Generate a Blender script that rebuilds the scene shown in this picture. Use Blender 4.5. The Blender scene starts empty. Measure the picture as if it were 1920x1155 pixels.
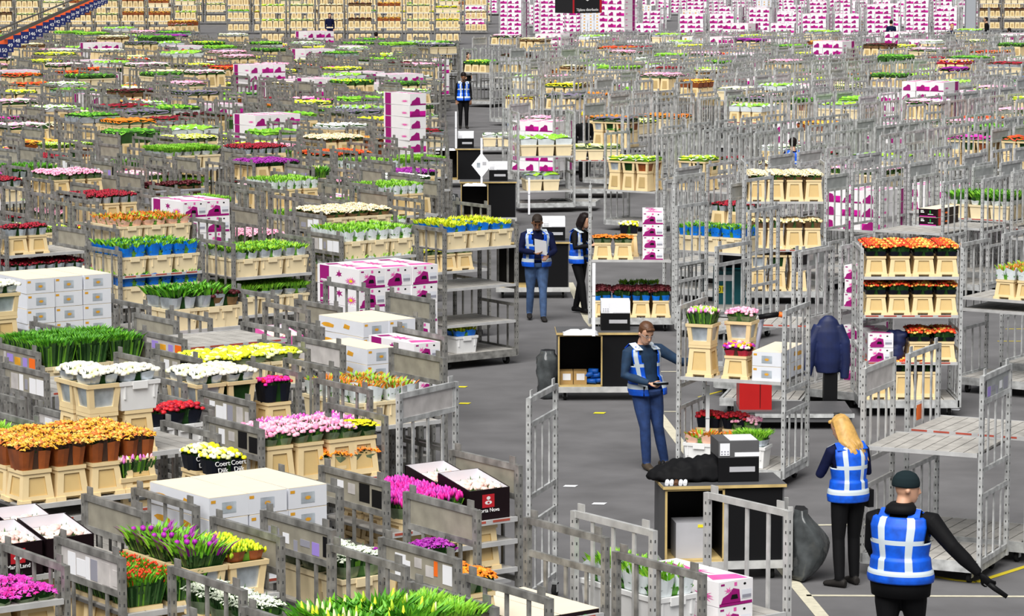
import bpy, math, random
import numpy as np
from mathutils import Vector, Matrix
PI = math.pi
R = math.radians
random.seed(7)
S = bpy.context.scene
COL = S.collection
# ---------------------------------------------------------------- camera, world, lights, exposure
FOC, PIT, CAMH = 5800.0, R(7.0), 6.45
cam = bpy.data.cameras.new('camera'); cam.sensor_width = 36.0; cam.lens = FOC * 36.0 / 1920.0
cam.clip_end = 1200
co = bpy.data.objects.new('camera', cam); COL.objects.link(co)
co.location = (0, 0, CAMH); co.rotation_euler = (PI / 2 - PIT, 0, 0); S.camera = co
W = bpy.data.worlds.new('world'); S.world = W; W.use_nodes = True
W.node_tree.nodes['Background'].inputs[0].default_value = (0.93, 0.96, 1.0, 1)
W.node_tree.nodes['Background'].inputs[1].default_value = 0.27
S.view_settings.view_transform = 'Standard'; S.view_settings.look = 'None'
S.view_settings.exposure = 0.0; S.view_settings.gamma = 1.0
sun = bpy.data.lights.new('hall_lamps', 'SUN'); sun.energy = 5.2; sun.angle = R(50); sun.color = (1.0, 0.98, 0.94)
so = bpy.data.objects.new('hall_lamps', sun); COL.objects.link(so); so.rotation_euler = (R(36), R(-12), 0); so.location = (0, 60, 14)

def at(px, py, z=0.0):
    x = (px - 960) / FOC; y = -(py - 577.5) / FOC
    d = Vector((x, math.cos(PIT) + y * math.sin(PIT), -math.sin(PIT) + y * math.cos(PIT)))
    return d * ((z - CAMH) / d.z) + Vector((0, 0, CAMH))
def proj(p):
    w = Vector(p) - Vector((0, 0, CAMH))
    dep = w.y * math.cos(PIT) - w.z * math.sin(PIT); up = w.y * math.sin(PIT) + w.z * math.cos(PIT)
    return 960 + FOC * w.x / dep, 577.5 - FOC * up / dep, FOC / dep

# ---------------------------------------------------------------- materials
MATS = {}
def mat(name, col, rough=0.6, metal=0.0, var=0.0, scale=12.0, alpha=1.0, bump=0.0, emit=0.0, stretch=None):
    if name in MATS: return MATS[name]
    m = bpy.data.materials.new(name); m.use_nodes = True; nt = m.node_tree; b = nt.nodes['Principled BSDF']
    c = tuple(col) + (1,)
    b.inputs['Base Color'].default_value = c
    b.inputs['Roughness'].default_value = rough; b.inputs['Metallic'].default_value = metal
    if var > 0 or bump > 0:
        tc = nt.nodes.new('ShaderNodeTexCoord'); n = nt.nodes.new('ShaderNodeTexNoise'); n.inputs['Scale'].default_value = scale
        n.inputs['Detail'].default_value = 5
        src = tc.outputs['Object']
        if stretch:
            mp = nt.nodes.new('ShaderNodeMapping'); mp.inputs['Scale'].default_value = stretch
            nt.links.new(src, mp.inputs[0]); src = mp.outputs[0]
        nt.links.new(src, n.inputs['Vector'])
        if var > 0:
            r = nt.nodes.new('ShaderNodeValToRGB')
            r.color_ramp.elements[0].position = 0.3; r.color_ramp.elements[1].position = 0.72
            r.color_ramp.elements[0].color = tuple(max(0, x * (1 - var)) for x in col) + (1,)
            r.color_ramp.elements[1].color = tuple(min(1, x * (1 + var * 0.7)) for x in col) + (1,)
            nt.links.new(n.outputs[0], r.inputs[0]); nt.links.new(r.outputs[0], b.inputs['Base Color'])
        if bump > 0:
            bp = nt.nodes.new('ShaderNodeBump'); bp.inputs['Strength'].default_value = bump; bp.inputs['Distance'].default_value = 0.02
            nt.links.new(n.outputs[0], bp.inputs['Height']); nt.links.new(bp.outputs[0], b.inputs['Normal'])
    if max(col) < .05: b.inputs['Specular IOR Level'].default_value = .12
    if alpha < 1: b.inputs['Alpha'].default_value = alpha
    if emit: b.inputs['Emission Color'].default_value = c; b.inputs['Emission Strength'].default_value = emit
    MATS[name] = m
    return m
PAL = {
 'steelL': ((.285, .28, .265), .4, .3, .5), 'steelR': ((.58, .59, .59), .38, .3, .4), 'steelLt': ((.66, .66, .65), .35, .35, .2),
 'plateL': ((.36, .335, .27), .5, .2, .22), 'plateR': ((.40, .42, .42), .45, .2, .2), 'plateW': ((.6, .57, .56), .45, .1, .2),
 'plank': ((.44, .42, .39), .6, .0, .25), 'plankD': ((.10, .095, .09), .8, 0, 0), 'lip': ((.62, .62, .62), .4, .3, .15), 'redst': ((.45, .08, .05), .5, 0, .2),
 'hole': ((.07, .07, .07), .8, 0, 0), 'rubber': ((.015, .015, .015), .7, 0, 0),
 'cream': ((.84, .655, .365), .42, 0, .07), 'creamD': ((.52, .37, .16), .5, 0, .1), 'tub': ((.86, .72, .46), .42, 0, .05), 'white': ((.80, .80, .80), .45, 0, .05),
 'greytub': ((.46, .46, .49), .5, 0, .05), 'ctop': ((.86, .76, .60), .7, 0, .03), 'cwhite': ((.72, .74, .80), .6, 0, .03), 'gold': ((.75, .36, .02), .6, 0, .3),
 'mwhite': ((.86, .84, .86), .5, 0, .02), 'mpurp': ((.33, .0, .17), .5, 0, .05), 'mpink': ((.83, .12, .45), .5, 0, .25), 'mmag': ((.62, .0, .32), .5, 0, .05),
 'mlog': ((.30, .30, .36), .5, 0, 0), 'black': ((.008, .008, .009), .45, 0, 0), 'blackbox': ((.012, .006, .008), .4, 0, 0), 'logored': ((.50, .01, .02), .5, 0, 0), 'txt': ((.85, .85, .85), .5, 0, 0),
 'orange': ((.9, .16, .01), .5, 0, 0), 'yellow': ((.85, .75, .02), .5, 0, 0), 'greend': ((.0, .35, .03), .5, 0, 0), 'blue': ((.0, .09, .45), .5, 0, .1), 'lilac': ((.35, .25, .7), .5, 0, 0),
 'silver': ((.50, .56, .62), .3, .3, .45), 'wsleeve': ((.74, .80, .82), .35, 0, .15), 'bsleeve': ((.0, .17, .72), .35, 0, .35), 'ksleeve': ((.01, .012, .02), .3, 0, .3),
 'rust': ((.28, .07, .015), .4, 0, .5), 'brownsl': ((.18, .10, .04), .4, 0, .5), 'clear': ((.16, .22, .12), .25, 0, .6), 'peachsl': ((.75, .45, .33), .5, 0, .2), 'redsl': ((.5, .02, .05), .4, 0, .2),
 'fol': ((.035, .11, .02), .6, 0, .5), 'folD': ((.012, .045, .010), .6, 0, .5), 'folL': ((.13, .34, .02), .55, 0, .4), 'folB': ((.10, .34, .03), .5, 0, .35), 'folR': ((.05, .02, .01), .6, 0, .3),
 'wood': ((.55, .40, .16), .6, 0, .2), 'teal': ((.0, .10, .12), .4, 0, .1), 'tred': ((.42, .008, .008), .35, 0, .05), 'deskm': ((.10, .10, .105), .5, .1, .1), 'bag': ((.065, .072, .075), .2, 0, .5), 'creamP': ((.72, .51, .22), .45, 0, .06),
 'paper': ((.85, .86, .9), .5, 0, 0), 'dblue': ((.004, .012, .07), .6, 0, .3), 'carton': ((.45, .28, .10), .7, 0, .1),
}
BL = {  # bloom colours
 'lo1': (.85, .42, .03), 'lo2': (.65, .17, .02), 'lo3': (.92, .58, .12), 'wh1': (.90, .92, .45), 'wh2': (.95, .93, .80), 'yg1': (.75, .86, .03), 'yg2': (.45, .66, .02),
 'yw1': (.93, .88, .01), 'yw2': (.85, .70, .0), 'or1': (.95, .22, .005), 'or2': (.98, .36, .01), 'rd1': (.60, .01, .02), 'rd2': (.35, .0, .02), 'dk1': (.085, .001, .006), 'dk2': (.035, .001, .003),
 'pk1': (.90, .28, .48), 'pk2': (.95, .50, .62), 'pp1': (.93, .62, .55), 'pp2': (.96, .78, .72), 'mg1': (.75, .01, .32), 'mg2': (.60, .03, .42), 'pu1': (.28, .0, .28), 'pu2': (.42, .02, .42),
 'cr1': (.93, .70, .35), 'cr2': (.97, .84, .60), 'sc1': (.85, .05, .01), 'sc2': (.92, .28, .03), 'lv1': (.20, .16, .26), 'lv2': (.12, .17, .07), 'vp1': (.80, .20, .62), 'vp2': (.62, .06, .48),
 'gw1': (.72, .80, .62), 'gw2': (.85, .90, .75), 'gn1': (.16, .48, .02), 'gn2': (.06, .26, .01), 'gn3': (.30, .62, .04), 'wt1': (.92, .92, .92),
}
for k, (c, r_, m_, v_) in PAL.items(): mat(k, c, r_, m_, v_, scale=9.0 if k.startswith('steel') else 6.0)
for k, c in BL.items(): mat(k, c, .55, 0, 0)

# ---------------------------------------------------------------- shape buffers
class T:
    """vertices, faces and one material name per face"""
    def __init__(s): s.v = []; s.f = []; s.m = []; s.sm = []
    def face(s, idx, m, sm=False): s.f.append(tuple(idx)); s.m.append(m); s.sm.append(sm)
    def hexa(s, P, m):
        n = len(s.v); s.v += [tuple(p) for p in P]
        for q in ((0, 3, 2, 1), (4, 5, 6, 7), (0, 1, 5, 4), (1, 2, 6, 5), (2, 3, 7, 6), (3, 0, 4, 7)):
            s.face([n + i for i in q], m)
    def box(s, x0, x1, y0, y1, z0, z1, m, tx=0.0, ty=0.0):
        """tx, ty: how much wider (per side) the top is"""
        s.hexa([(x0, y0, z0), (x1, y0, z0), (x1, y1, z0), (x0, y1, z0),
                (x0 - tx, y0 - ty, z1), (x1 + tx, y0 - ty, z1), (x1 + tx, y1 + ty, z1), (x0 - tx, y1 + ty, z1)], m)
    def bar(s, a, b, w, m, w2=None, up=(0, 0, 1)):
        a = Vector(a); b = Vector(b); d = (b - a).normalized(); u = Vector(up)
        if abs(d.dot(u)) > .95: u = Vector((0, 1, 0))
        r = d.cross(u).normalized() * w / 2; t = r.normalized().cross(d).normalized() * (w2 or w) / 2
        s.hexa([a - r - t, a + r - t, a + r + t, a - r + t, b - r - t, b + r - t, b + r + t, b - r + t], m)
    def tube(s, pts, rad, m, n=10, cap=True, sm=True):
        pts = [Vector(p) for p in pts]; rr = rad if isinstance(rad, (list, tuple)) else [rad] * len(pts); base = len(s.v); prev = None
        for i, p in enumerate(pts):
            d = (pts[min(i + 1, len(pts) - 1)] - pts[max(i - 1, 0)]).normalized()
            u = prev if prev is not None else (Vector((1, 0, 0)) if abs(d.x) < .9 else Vector((0, 1, 0)))
            a = (u - d * u.dot(d)).normalized(); prev = a; b = d.cross(a)
            for k in range(n):
                t = 2 * PI * k / n; s.v.append(tuple(p + (a * math.cos(t) + b * math.sin(t)) * rr[i]))
        for i in range(len(pts) - 1):
            for k in range(n):
                s.face([base + i * n + k, base + i * n + (k + 1) % n, base + (i + 1) * n + (k + 1) % n, base + (i + 1) * n + k], m, sm)
        if cap:
            s.face([base + k for k in range(n)][::-1], m); s.face([base + (len(pts) - 1) * n + k for k in range(n)], m)
    def quad(s, P, m):
        n = len(s.v); s.v += [tuple(p) for p in P]; s.face(range(n, n + len(P)), m)
    def ball(s, c, r, m, nu=6, nv=4, rz=None, z0=-1.0):
        rz = rz or r; base = len(s.v); c = Vector(c)
        a0 = math.asin(z0)
        for j in range(nv):
            a = a0 + (PI / 2 - a0) * j / nv
            for i in range(nu):
                t = 2 * PI * (i + .5 * (j % 2)) / nu
                s.v.append((c.x + r * math.cos(a) * math.cos(t), c.y + r * math.cos(a) * math.sin(t), c.z + rz * math.sin(a)))
        s.v.append((c.x, c.y, c.z + rz)); top = len(s.v) - 1
        for j in range(nv - 1):
            for i in range(nu):
                s.face([base + j * nu + i, base + j * nu + (i + 1) % nu, base + (j + 1) * nu + (i + 1) % nu, base + (j + 1) * nu + i], m, True)
        for i in range(nu): s.face([base + (nv - 1) * nu + i, base + (nv - 1) * nu + (i + 1) % nu, top], m, True)
    def add(s, o, M=None, mm=None):
        n = len(s.v)
        s.v += [tuple(M @ Vector(p)) for p in o.v] if M is not None else o.v
        s.f += [tuple(n + i for i in f) for f in o.f]; s.m += [(mm or {}).get(x, x) for x in o.m]; s.sm += o.sm
        return s
    def mesh(s, name):
        me = bpy.data.meshes.new(name); names = sorted(set(s.m)); ix = {k: i for i, k in enumerate(names)}
        me.from_pydata(s.v, [], s.f)
        for k in names: me.materials.append(MATS[k])
        me.polygons.foreach_set('material_index', [ix[k] for k in s.m])
        me.polygons.foreach_set('use_smooth', s.sm); me.update()
        return me

def link(name, data, parent=None, loc=None, rz=None, scale=None):
    o = bpy.data.objects.new(name, data); COL.objects.link(o)
    if parent is not None: o.parent = parent
    if loc is not None: o.location = loc
    if rz is not None: o.rotation_euler = (0, 0, rz)
    if scale is not None: o.scale = scale
    return o
USED = {}
def tag(o, label=None, cat=None, group=None, kind=None):
    if label:
        USED[label] = USED.get(label, 0) + 1
        o['label'] = label
    if cat: o['category'] = cat
    if group: o['group'] = group
    if kind: o['kind'] = kind
    return o
def obj(name, t, parent=None, **k): return link(name, t.mesh(name), parent, **k)
def thing(name, label, cat, loc=(0, 0, 0), rz=0, group=None, scale=None):
    return tag(link(name, None, None, loc, rz, scale), label, cat, group)
def struct(name, t): return tag(obj(name, t), kind='structure')
def text(body_, size, m, parent, loc, rot, name='lettering', ext=.002):
    c = bpy.data.curves.new(name, 'FONT'); c.body = body_; c.size = size; c.extrude = ext; c.align_x = 'CENTER'; c.materials.append(MATS[m]); tmp = bpy.data.objects.new('tmp', c); COL.objects.link(tmp); me = bpy.data.meshes.new_from_object(tmp.evaluated_get(bpy.context.evaluated_depsgraph_get())); bpy.data.objects.remove(tmp); me.name = name
    o = link(name, me, parent, loc); o.rotation_euler = rot; return o
# ---------------------------------------------------------------- roll cart pieces (origin at the cart's front left corner)
CL, CW, CH = 1.30, 1.0, 2.1
def gate_T(kind, steel, plate, lod=0, H=CH, w=CW):
    t = T(); b = .13; ps = .052
    for y in (0, w - ps):
        t.box(-.02, .025, y, y + ps, b, H - .01, steel)
        if lod == 0:
            for k in range(int((H - .3) / .085)):
                z = .3 + k * .085; q = .022
                t.box(-.0215, -.02, y + .016, y + .029, z, z + q, 'hole'); t.box(.025, .0265, y + .016, y + .029, z, z + q, 'hole')
                t.box(-.004, .008, y - .0015, y, z, z + q, 'hole')
    t.box(-.012, .022, ps, w - ps, H - .058, H - .006, steel)
    for y in (.07, w - .15): t.box(-.004, .008, y, y + .08, H - .01, H + .055, steel)
    zr = H - .05
    if kind in ('p', 's', 'r', 'w'):
        zr = H - .30; t.box(-.008, .018, ps, w - ps, zr, zr + .05, steel)
        if kind != 'r':
            t.box(.0, .006, ps + .02, w - ps - .02, zr + .05, H - .05, plate)
            t.box(-.006, .012, ps, ps + .03, zr + .05, H - .05, steel); t.box(-.006, .012, w - ps - .03, w - ps, zr + .05, H - .05, steel)
    z1, z2 = 1.12, .86
    t.box(-.008, .018, ps, w - ps, z1, z1 + .045, steel); t.box(-.008, .018, ps, w - ps, z2, z2 + .045, steel)
    t.box(-.008, .018, ps, w - ps, .2, .25, steel)
    for k in range(3):
        y = w * (k + 1) / 4
        t.box(-.004, .012, y - .017, y + .017, z1 + .04, zr + .004, steel)
        t.box(-.004, .012, y - .017, y + .017, .24, z2 + .002, steel)
    return t
def sticker_T(rng, w=CW, H=CH):
    out = []; y = .09
    while y < w - .22:
        d = rng.uniform(.04, .16); h = rng.uniform(.05, .17); z = H - .26 + rng.uniform(0, .19 - h)
        m = rng.choice(['paper', 'paper', 'black', 'plateW', 'plateW', 'mlog', 'paper'])
        if rng.random() < .1: m = rng.choice(['orange', 'lilac', 'gold'])
        t = T(); t.box(-.003, .009, y, y + d, z, z + h, m); out.append(t)
        y += d + rng.uniform(.0, .07)
    return out
def deck_T(steel, lod=0, L=CL, w=CW, red=False):
    t = T()
    t.box(.03, L - .03, .03, w - .03, .185, .205, 'plankD' if lod == 0 else 'plank')
    if lod == 0:
        n = 8; pw = (L - .1) / n
        for k in range(n): t.box(.05 + k * pw + .006, .05 + (k + 1) * pw - .006, .035, w - .035, .205, .228, 'plank')
    for a in ((.0, L, .0, .035), (.0, L, w - .035, w), (.0, .035, .035, w - .035), (L - .035, L, .035, w - .035)):
        t.box(a[0], a[1], a[2], a[3], .12, .225, steel)
    return t
def shelf_T(lod=0, L=CL, w=CW, red=False):
    t = T(); t.box(.035, L - .035, .02, w - .02, -.03, -.012, 'plankD' if lod == 0 else 'plank')
    if lod == 0:
        n = 8; pw = (L - .09) / n
        for k in range(n): t.box(.045 + k * pw + .005, .045 + (k + 1) * pw - .005, .022, w - .022, -.012, 0, 'plank')
    t.box(.03, L - .03, -.005, .02, -.035, .004, 'lip'); t.box(.03, L - .03, w - .02, w + .005, -.035, .004, 'lip')
    if red:
        for k in range(5): t.box(.06 + k * .24, .06 + k * .24 + .17, -.0065, -.005, -.018, .001, 'redst')
    return t
def caster_T():
    t = T(); t.tube([(-.02, 0, .065), (.02, 0, .065)], .065, 'rubber', 14); t.box(-.03, -.022, -.025, .035, .05, .14, 'steelR'); t.box(.022, .03, -.025, .035, .05, .14, 'steelR')
    t.box(-.03, .03, -.03, .04, .125, .145, 'steelR'); return t
def handle_ring(): pass

# ---------------------------------------------------------------- containers, unit: centred in x and y, standing on z = 0
def panel(t, P, m, mi, inset=.18, top=.16, bot=.2, dep=.012):
    """side wall P (bl, br, tr, tl) with a sunken field"""
    P = [Vector(p) for p in P]; n = (P[1] - P[0]).cross(P[3] - P[0]).normalized()
    def uv(u, v): return P[0] * (1 - u) * (1 - v) + P[1] * u * (1 - v) + P[2] * u * v + P[3] * (1 - u) * v
    a = [uv(inset, bot), uv(1 - inset, bot), uv(1 - inset - .02, 1 - top), uv(inset + .02, 1 - top)]; b = [p - n * dep for p in a]
    k = len(t.v); t.v += [tuple(p) for p in P + a + b]
    for i in range(4):
        j = (i + 1) % 4
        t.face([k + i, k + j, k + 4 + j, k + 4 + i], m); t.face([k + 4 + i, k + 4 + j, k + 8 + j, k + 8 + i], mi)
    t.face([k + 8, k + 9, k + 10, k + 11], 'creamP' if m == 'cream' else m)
def sides(wb, db, wt, dt, z0, z1):
    A = [(-wb, -db, z0), (wb, -db, z0), (wb, db, z0), (-wb, db, z0)]; B = [(-wt, -dt, z1), (wt, -dt, z1), (wt, dt, z1), (-wt, dt, z1)]
    return [(A[i], A[(i + 1) % 4], B[(i + 1) % 4], B[i]) for i in range(4)]
def bucket_T(h=.27, lod=0, m='cream'):
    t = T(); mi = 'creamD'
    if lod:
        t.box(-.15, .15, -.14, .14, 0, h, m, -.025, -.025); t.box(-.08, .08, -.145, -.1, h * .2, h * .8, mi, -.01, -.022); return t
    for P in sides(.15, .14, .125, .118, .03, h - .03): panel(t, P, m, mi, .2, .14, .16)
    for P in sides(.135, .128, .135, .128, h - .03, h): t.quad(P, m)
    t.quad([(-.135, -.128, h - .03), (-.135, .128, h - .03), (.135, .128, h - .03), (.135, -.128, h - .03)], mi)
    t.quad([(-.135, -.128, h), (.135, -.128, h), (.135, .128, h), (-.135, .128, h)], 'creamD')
    # foot flange with a gap in the middle of each side
    for sx in (-1, 1):
        for sy in (-1, 1):
            x0, x1 = sorted((sx * .162, sx * .07)); y0, y1 = sorted((sy * .152, sy * .07))
            t.box(x0, x1, y0, y1, 0, .035, m, -.002, -.002)
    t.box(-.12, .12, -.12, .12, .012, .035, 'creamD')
    return t
def crate_T(h=.25, lod=0, m='tub'):
    t = T(); t.box(-.165, .165, -.128, .128, 0, h - .03, m, .02, .016)
    t.box(-.197, .197, -.155, .155, h - .035, h, m, .002, .002)
    t.quad([(-.17, -.13, h + .001), (.17, -.13, h + .001), (.17, .13, h + .001), (-.17, .13, h + .001)], 'folD')
    if lod == 0:
        for sy in (-1, 1):
            y0, y1 = sorted((sy * .15, sy * .165)); t.box(-.07, .07, y0, y1, h - .065, h - .002, m)
        for x in (-.14, .14):
            for sy in (-1, 1):
                y0, y1 = sorted((sy * .135, sy * .150)); t.box(x - .006, x + .006, y0, y1, .1, h - .03, m)
    return t
def window_T(h=.25, inner='silver', m='cream', lod=0):
    t = T()
    t.box(-.115, .115, -.105, .105, .01, h - .02, inner, .025, .02)
    t.box(-.165, .165, -.15, .15, h - .035, h, m, .003, .003); t.box(-.135, .135, -.125, .125, 0, .05, m)
    for sx in (-1, 1):
        for sy in (-1, 1):
            x0, x1 = sorted((sx * .135, sx * .085)); y0, y1 = sorted((sy * .125, sy * .08)); t.hexa(
              [(x0, y0, .04), (x1, y0, .04), (x1, y1, .04), (x0, y1, .04), (x0 + sx * .018, y0 + sy * .018, h - .03), (x1 + sx * .018, y0 + sy * .018, h - .03), (x1 + sx * .018, y1 + sy * .018, h - .03), (x0 + sx * .018, y1 + sy * .018, h - .03)], m)
    t.quad([(-.14, -.13, h + .001), (.14, -.13, h + .001), (.14, .13, h + .001), (-.14, .13, h + .001)], 'folD')
    return t
def decal(t, side, u0, u1, v0, v1, m, w, d, h, pts=None, off=.0015):
    """flat printed shape on a box face: side f(ront) b r l t; u, v run 0..1"""
    P = pts or [(u0, v0), (u1, v0), (u1, v1), (u0, v1)]
    if side == 'f': Q = [((u - .5) * w, -d / 2 - off, v * h) for u, v in P]
    elif side == 'b': Q = [((.5 - u) * w, d / 2 + off, v * h) for u, v in P]
    elif side == 'l': Q = [(-w / 2 - off, (.5 - u) * d, v * h) for u, v in P]
    elif side == 'r': Q = [(w / 2 + off, (u - .5) * d, v * h) for u, v in P]
    else: Q = [((u - .5) * w, (v - .5) * d, h + off) for u, v in P]
    t.quad(Q, m)
def star(cx, cy, r0, r1, n, a0=0, sq=1.0, j=.25, sd=1):
    g = random.Random(sd); o = []
    for k in range(2 * n):
        r = (r1 * g.uniform(1 - j, 1) if k % 2 == 0 else r0); a = a0 + PI * k / n
        o.append((cx + r * math.cos(a) * sq, cy + r * math.sin(a)))
    return o
def fan(t, side, pts, c, m, w, d, h, off=.0015):
    n = len(pts)
    for k in range(n): decal(t, side, 0, 0, 0, 0, m, w, d, h, [c, pts[k], pts[(k + 1) % n]], off)
def mbox_T(lod=0, w=.40, d=.98, h=.29, sd=1):
    """white carton printed with chrysanthemums; end face in front, long side along y"""
    t = T(); t.box(-w / 2, w / 2, -d / 2, d / 2, 0, h, 'mwhite')
    D = lambda s, P, m, o=.0015: decal(t, s, 0, 0, 0, 0, m, w, d, h, P, o)
    for s in ('f', 'b'):
        if lod == 2 and sd == 3: D(s, [(.02, .0), (.98, .0), (.98, .5), (.02, .5)], 'mmag', .001)
        D(s, [(.02, .0), (.98, .0), (.98, .12), (.02, .12)] if sd % 2 else [(.1, .02), (.62, .02), (.62, .1), (.1, .1)], 'mpurp')
        D(s, [(.06, .1), (.64, .1), (.60, .62), (.42, .7), (.3, .5), (.12, .36)], 'mpurp')
        if lod < 2:
            fan(t, s, star(.28, .62, .05, .2, 7, .3, .8, .3, sd), (.28, .62), 'mpink', w, d, h, .0025)
            D(s, [(.34, .26), (.56, .26), (.53, .44), (.38, .44)], 'black', .004)
            D(s, [(.66, .22), (.95, .22), (.95, .58), (.66, .58)], 'cwhite', .003); D(s, [(.68, .26), (.94, .26), (.94, .38), (.68, .38)], 'mlog', .005)
            fan(t, s, star(.76, .82, .05, .05, 5, 0, .8, 0, 1), (.76, .82), 'black', w, d, h)
            D(s, [(.06, .84), (.17, .84), (.17, .92), (.06, .92)], 'mpurp')
            D(s, [(.45, .78), (.53, .78), (.53, .93), (.45, .93)], 'mpink')
    for s in ('l', 'r'):
        a, b = (.06, .28) if s == 'l' else (.72, .94)
        D(s, [(a, .02), (b, .02), (b, .98), (a, .98)], 'mpurp')
        c = (.80, .34) if s == 'l' else (.2, .34)
        fan(t, s, star(c[0], c[1], .06, .17, 11, .1, 1.0, .3, sd), c, 'mpink', w, d, h); 
        if lod < 2:
            P = [(c[0] + (x - c[0]) * .99, c[1] + (y - c[1]) * 2.1) for x, y in star(c[0], c[1], .05, .155, 13, .2, 1.0, .35, sd + 3)]
            fan(t, s, P, c, 'mpink', w, d, h, .002); fan(t, s, [(c[0] + (x - c[0]), c[1] + (y - c[1]) * 2) for x, y in star(c[0], c[1], .03, .06, 8, 0, 1, .2, 5)], c, 'yw2', w, d, h, .004)
            q = (.52, .62) if s == 'l' else (.48, .62)
            fan(t, s, [(q[0] + (x - q[0]), q[1] + (y - q[1]) * 2.4) for x, y in star(q[0], q[1], .04, .11, 6, .5, 1, .4, sd + 7)], q, 'mpurp', w, d, h, .001)
            D(s, [(a + .03, .2), (a + .17, .2), (a + .17, .26), (a + .03, .26)], 'mwhite', .003)
    fan(t, 't', star(.45, .55, .1, .34, 9, .2, 1.2, .45, sd + 11), (.45, .55), 'mpink', w, d, h)
    D('t', [(.1, .12), (.9, .02), (.95, .2), (.3, .3)], 'mpink', .001); D('t', [(.1, .8), (.5, .75), (.6, .9), (.2, .95)], 'mpurp' if sd % 2 else 'mpink', .001)
    return t
def carton_T(lod=0, w=.40, d=.98, h=.17):
    t = T(); t.box(-w / 2, w / 2, -d / 2, d / 2, 0, h - .004, 'cwhite'); t.box(-w / 2, w / 2, -d / 2, d / 2, h - .004, h, 'ctop')
    D = lambda s, P, m, o=.0015: decal(t, s, 0, 0, 0, 0, m, w, d, h, P, o)
    for s in ('f', 'b'):
        if lod == 0:
            D(s, [(.32, .2), (.68, .2), (.68, .72), (.32, .72)], 'silver'); fan(t, s, star(.5, .46, .07, .12, 10, 0, .8, .1, 2), (.5, .46), 'gold', w, d, h, .003)
            D(s, [(.04, .72), (.16, .72), (.16, .86), (.04, .86)], 'gold')
        else: D(s, [(.35, .25), (.62, .25), (.62, .65), (.35, .65)], 'gold')
    for s in ('l', 'r'):
        c = .2 if s == 'l' else .8
        fan(t, s, star(c, .45, .15, .2, 7, 0, 1, .4, 4), (c, .45), 'gold', w, d, h); D(s, [(.55, .4), (.68, .35), (.7, .6), (.58, .7)], 'gold')
    return t
def darkbox_T(lod=0, w=.40, d=.98, h=.15):
    t = T(); t.box(-w / 2, w / 2, -d / 2, d / 2, 0, h - .004, 'blackbox'); t.box(-w / 2, w / 2, -d / 2, d / 2, h - .004, h, 'ctop')
    D = lambda s, P, m, o=.0015: decal(t, s, 0, 0, 0, 0, m, w, d, h, P, o)
    for s in ('l', 'r'):
        a = .7 if s == 'l' else .06
        D(s, [(a, .05), (a + .24, .05), (a + .24, .95), (a, .95)], 'logored'); fan(t, s, star(.45, .4, .1, .16, 6, 0, .8, .3, 4), (.45, .4), 'orange', w, d, h, .003)
    D('f', [(.05, .03), (.95, .03), (.95, .13), (.05, .13)], 'mmag'); D('f', [(.1, .5), (.3, .5), (.3, .62), (.1, .62)], 'txt'); D('f', [(.1, .7), (.26, .7), (.26, .8), (.1, .8)], 'txt')
    D('f', [(.6, .45), (.66, .45), (.66, .8), (.6, .8)], 'greend'); D('f', [(.5, .3), (.8, .3), (.8, .36), (.5, .36)], 'txt')
    return t
def openbox_T(lod=0, w=.34, d=.46, h=.33, m='blackbox', inn='cwhite'):
    """open display box, high at the back, cut lower at the front"""
    t = T(); e = .012; x, y = w / 2, d / 2; hf = h * .74
    t.box(-x, x, -y, y, 0, .01, m)
    def wall(a, b, ha, hb):
        (ax, ay), (bx, by) = a, b; n = Vector((by - ay, -(bx - ax), 0)).normalized() * e
        t.hexa([(ax, ay, .0), (bx, by, 0), (bx - n.x, by - n.y, 0), (ax - n.x, ay - n.y, 0), (ax, ay, ha), (bx, by, hb), (bx - n.x, by - n.y, hb), (ax - n.x, ay - n.y, ha)], m)
        t.quad([(ax - n.x * 1.1, ay - n.y * 1.1, .02), (ax - n.x * 1.1, ay - n.y * 1.1, ha), (bx - n.x * 1.1, by - n.y * 1.1, hb), (bx - n.x * 1.1, by - n.y * 1.1, .02)], inn)
    wall((-x, -y), (x, -y), hf, hf); wall((x, -y), (x, y), hf, h); wall((x, y), (-x, y), h, h); wall((-x, y), (-x, -y), h, hf)
    t.quad([(-x + .02, -y + .02, hf - .05), (x - .02, -y + .02, hf - .05), (x - .02, y - .02, hf), (-x + .02, y - .02, hf)], 'pp1')
    if m == 'blackbox' and lod == 0:
        for s, ww in (('f', w), ('l', d)):
            W_, D_ = w, d
            decal(t, s, 0, 0, 0, 0, 'logored', W_, D_, h, [(.32, .30), (.62, .30), (.62, .62), (.32, .62)], .002)
            fan(t, s, [(.47 + .05 * math.cos(a), .53 + .045 * math.sin(a)) for a in [k * PI / 4 for k in range(8)]], (.47, .53), 'txt', W_, D_, h, .004)
            fan(t, s, [(.47 + .09 * math.cos(a), .42 + .05 * math.sin(a)) for a in [k * PI / 4 for k in range(8)]], (.47, .42), 'txt', W_, D_, h, .003)
            fan(t, s, [(.47 + .03 * math.cos(a), .42 + .025 * math.sin(a)) for a in [k * PI / 4 for k in range(8)]], (.47, .42), 'logored', W_, D_, h, .005)
    return t
def greytub_T(lod=0):
    t = T(); t.box(-.19, .19, -.14, .14, 0, .25, 'greytub', .035, .02)
    t.box(-.232, .232, -.165, -.13, .24, .265, 'greytub'); t.box(-.232, .232, .13, .165, .24, .265, 'greytub')
    t.box(-.232, -.2, -.13, .13, .24, .265, 'greytub'); t.box(.2, .232, -.13, .13, .24, .265, 'greytub')
    t.box(-.1, .1, -.168, -.15, .06, .22, 'folR', .03, .006) if lod == 0 else None
    return t

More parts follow.
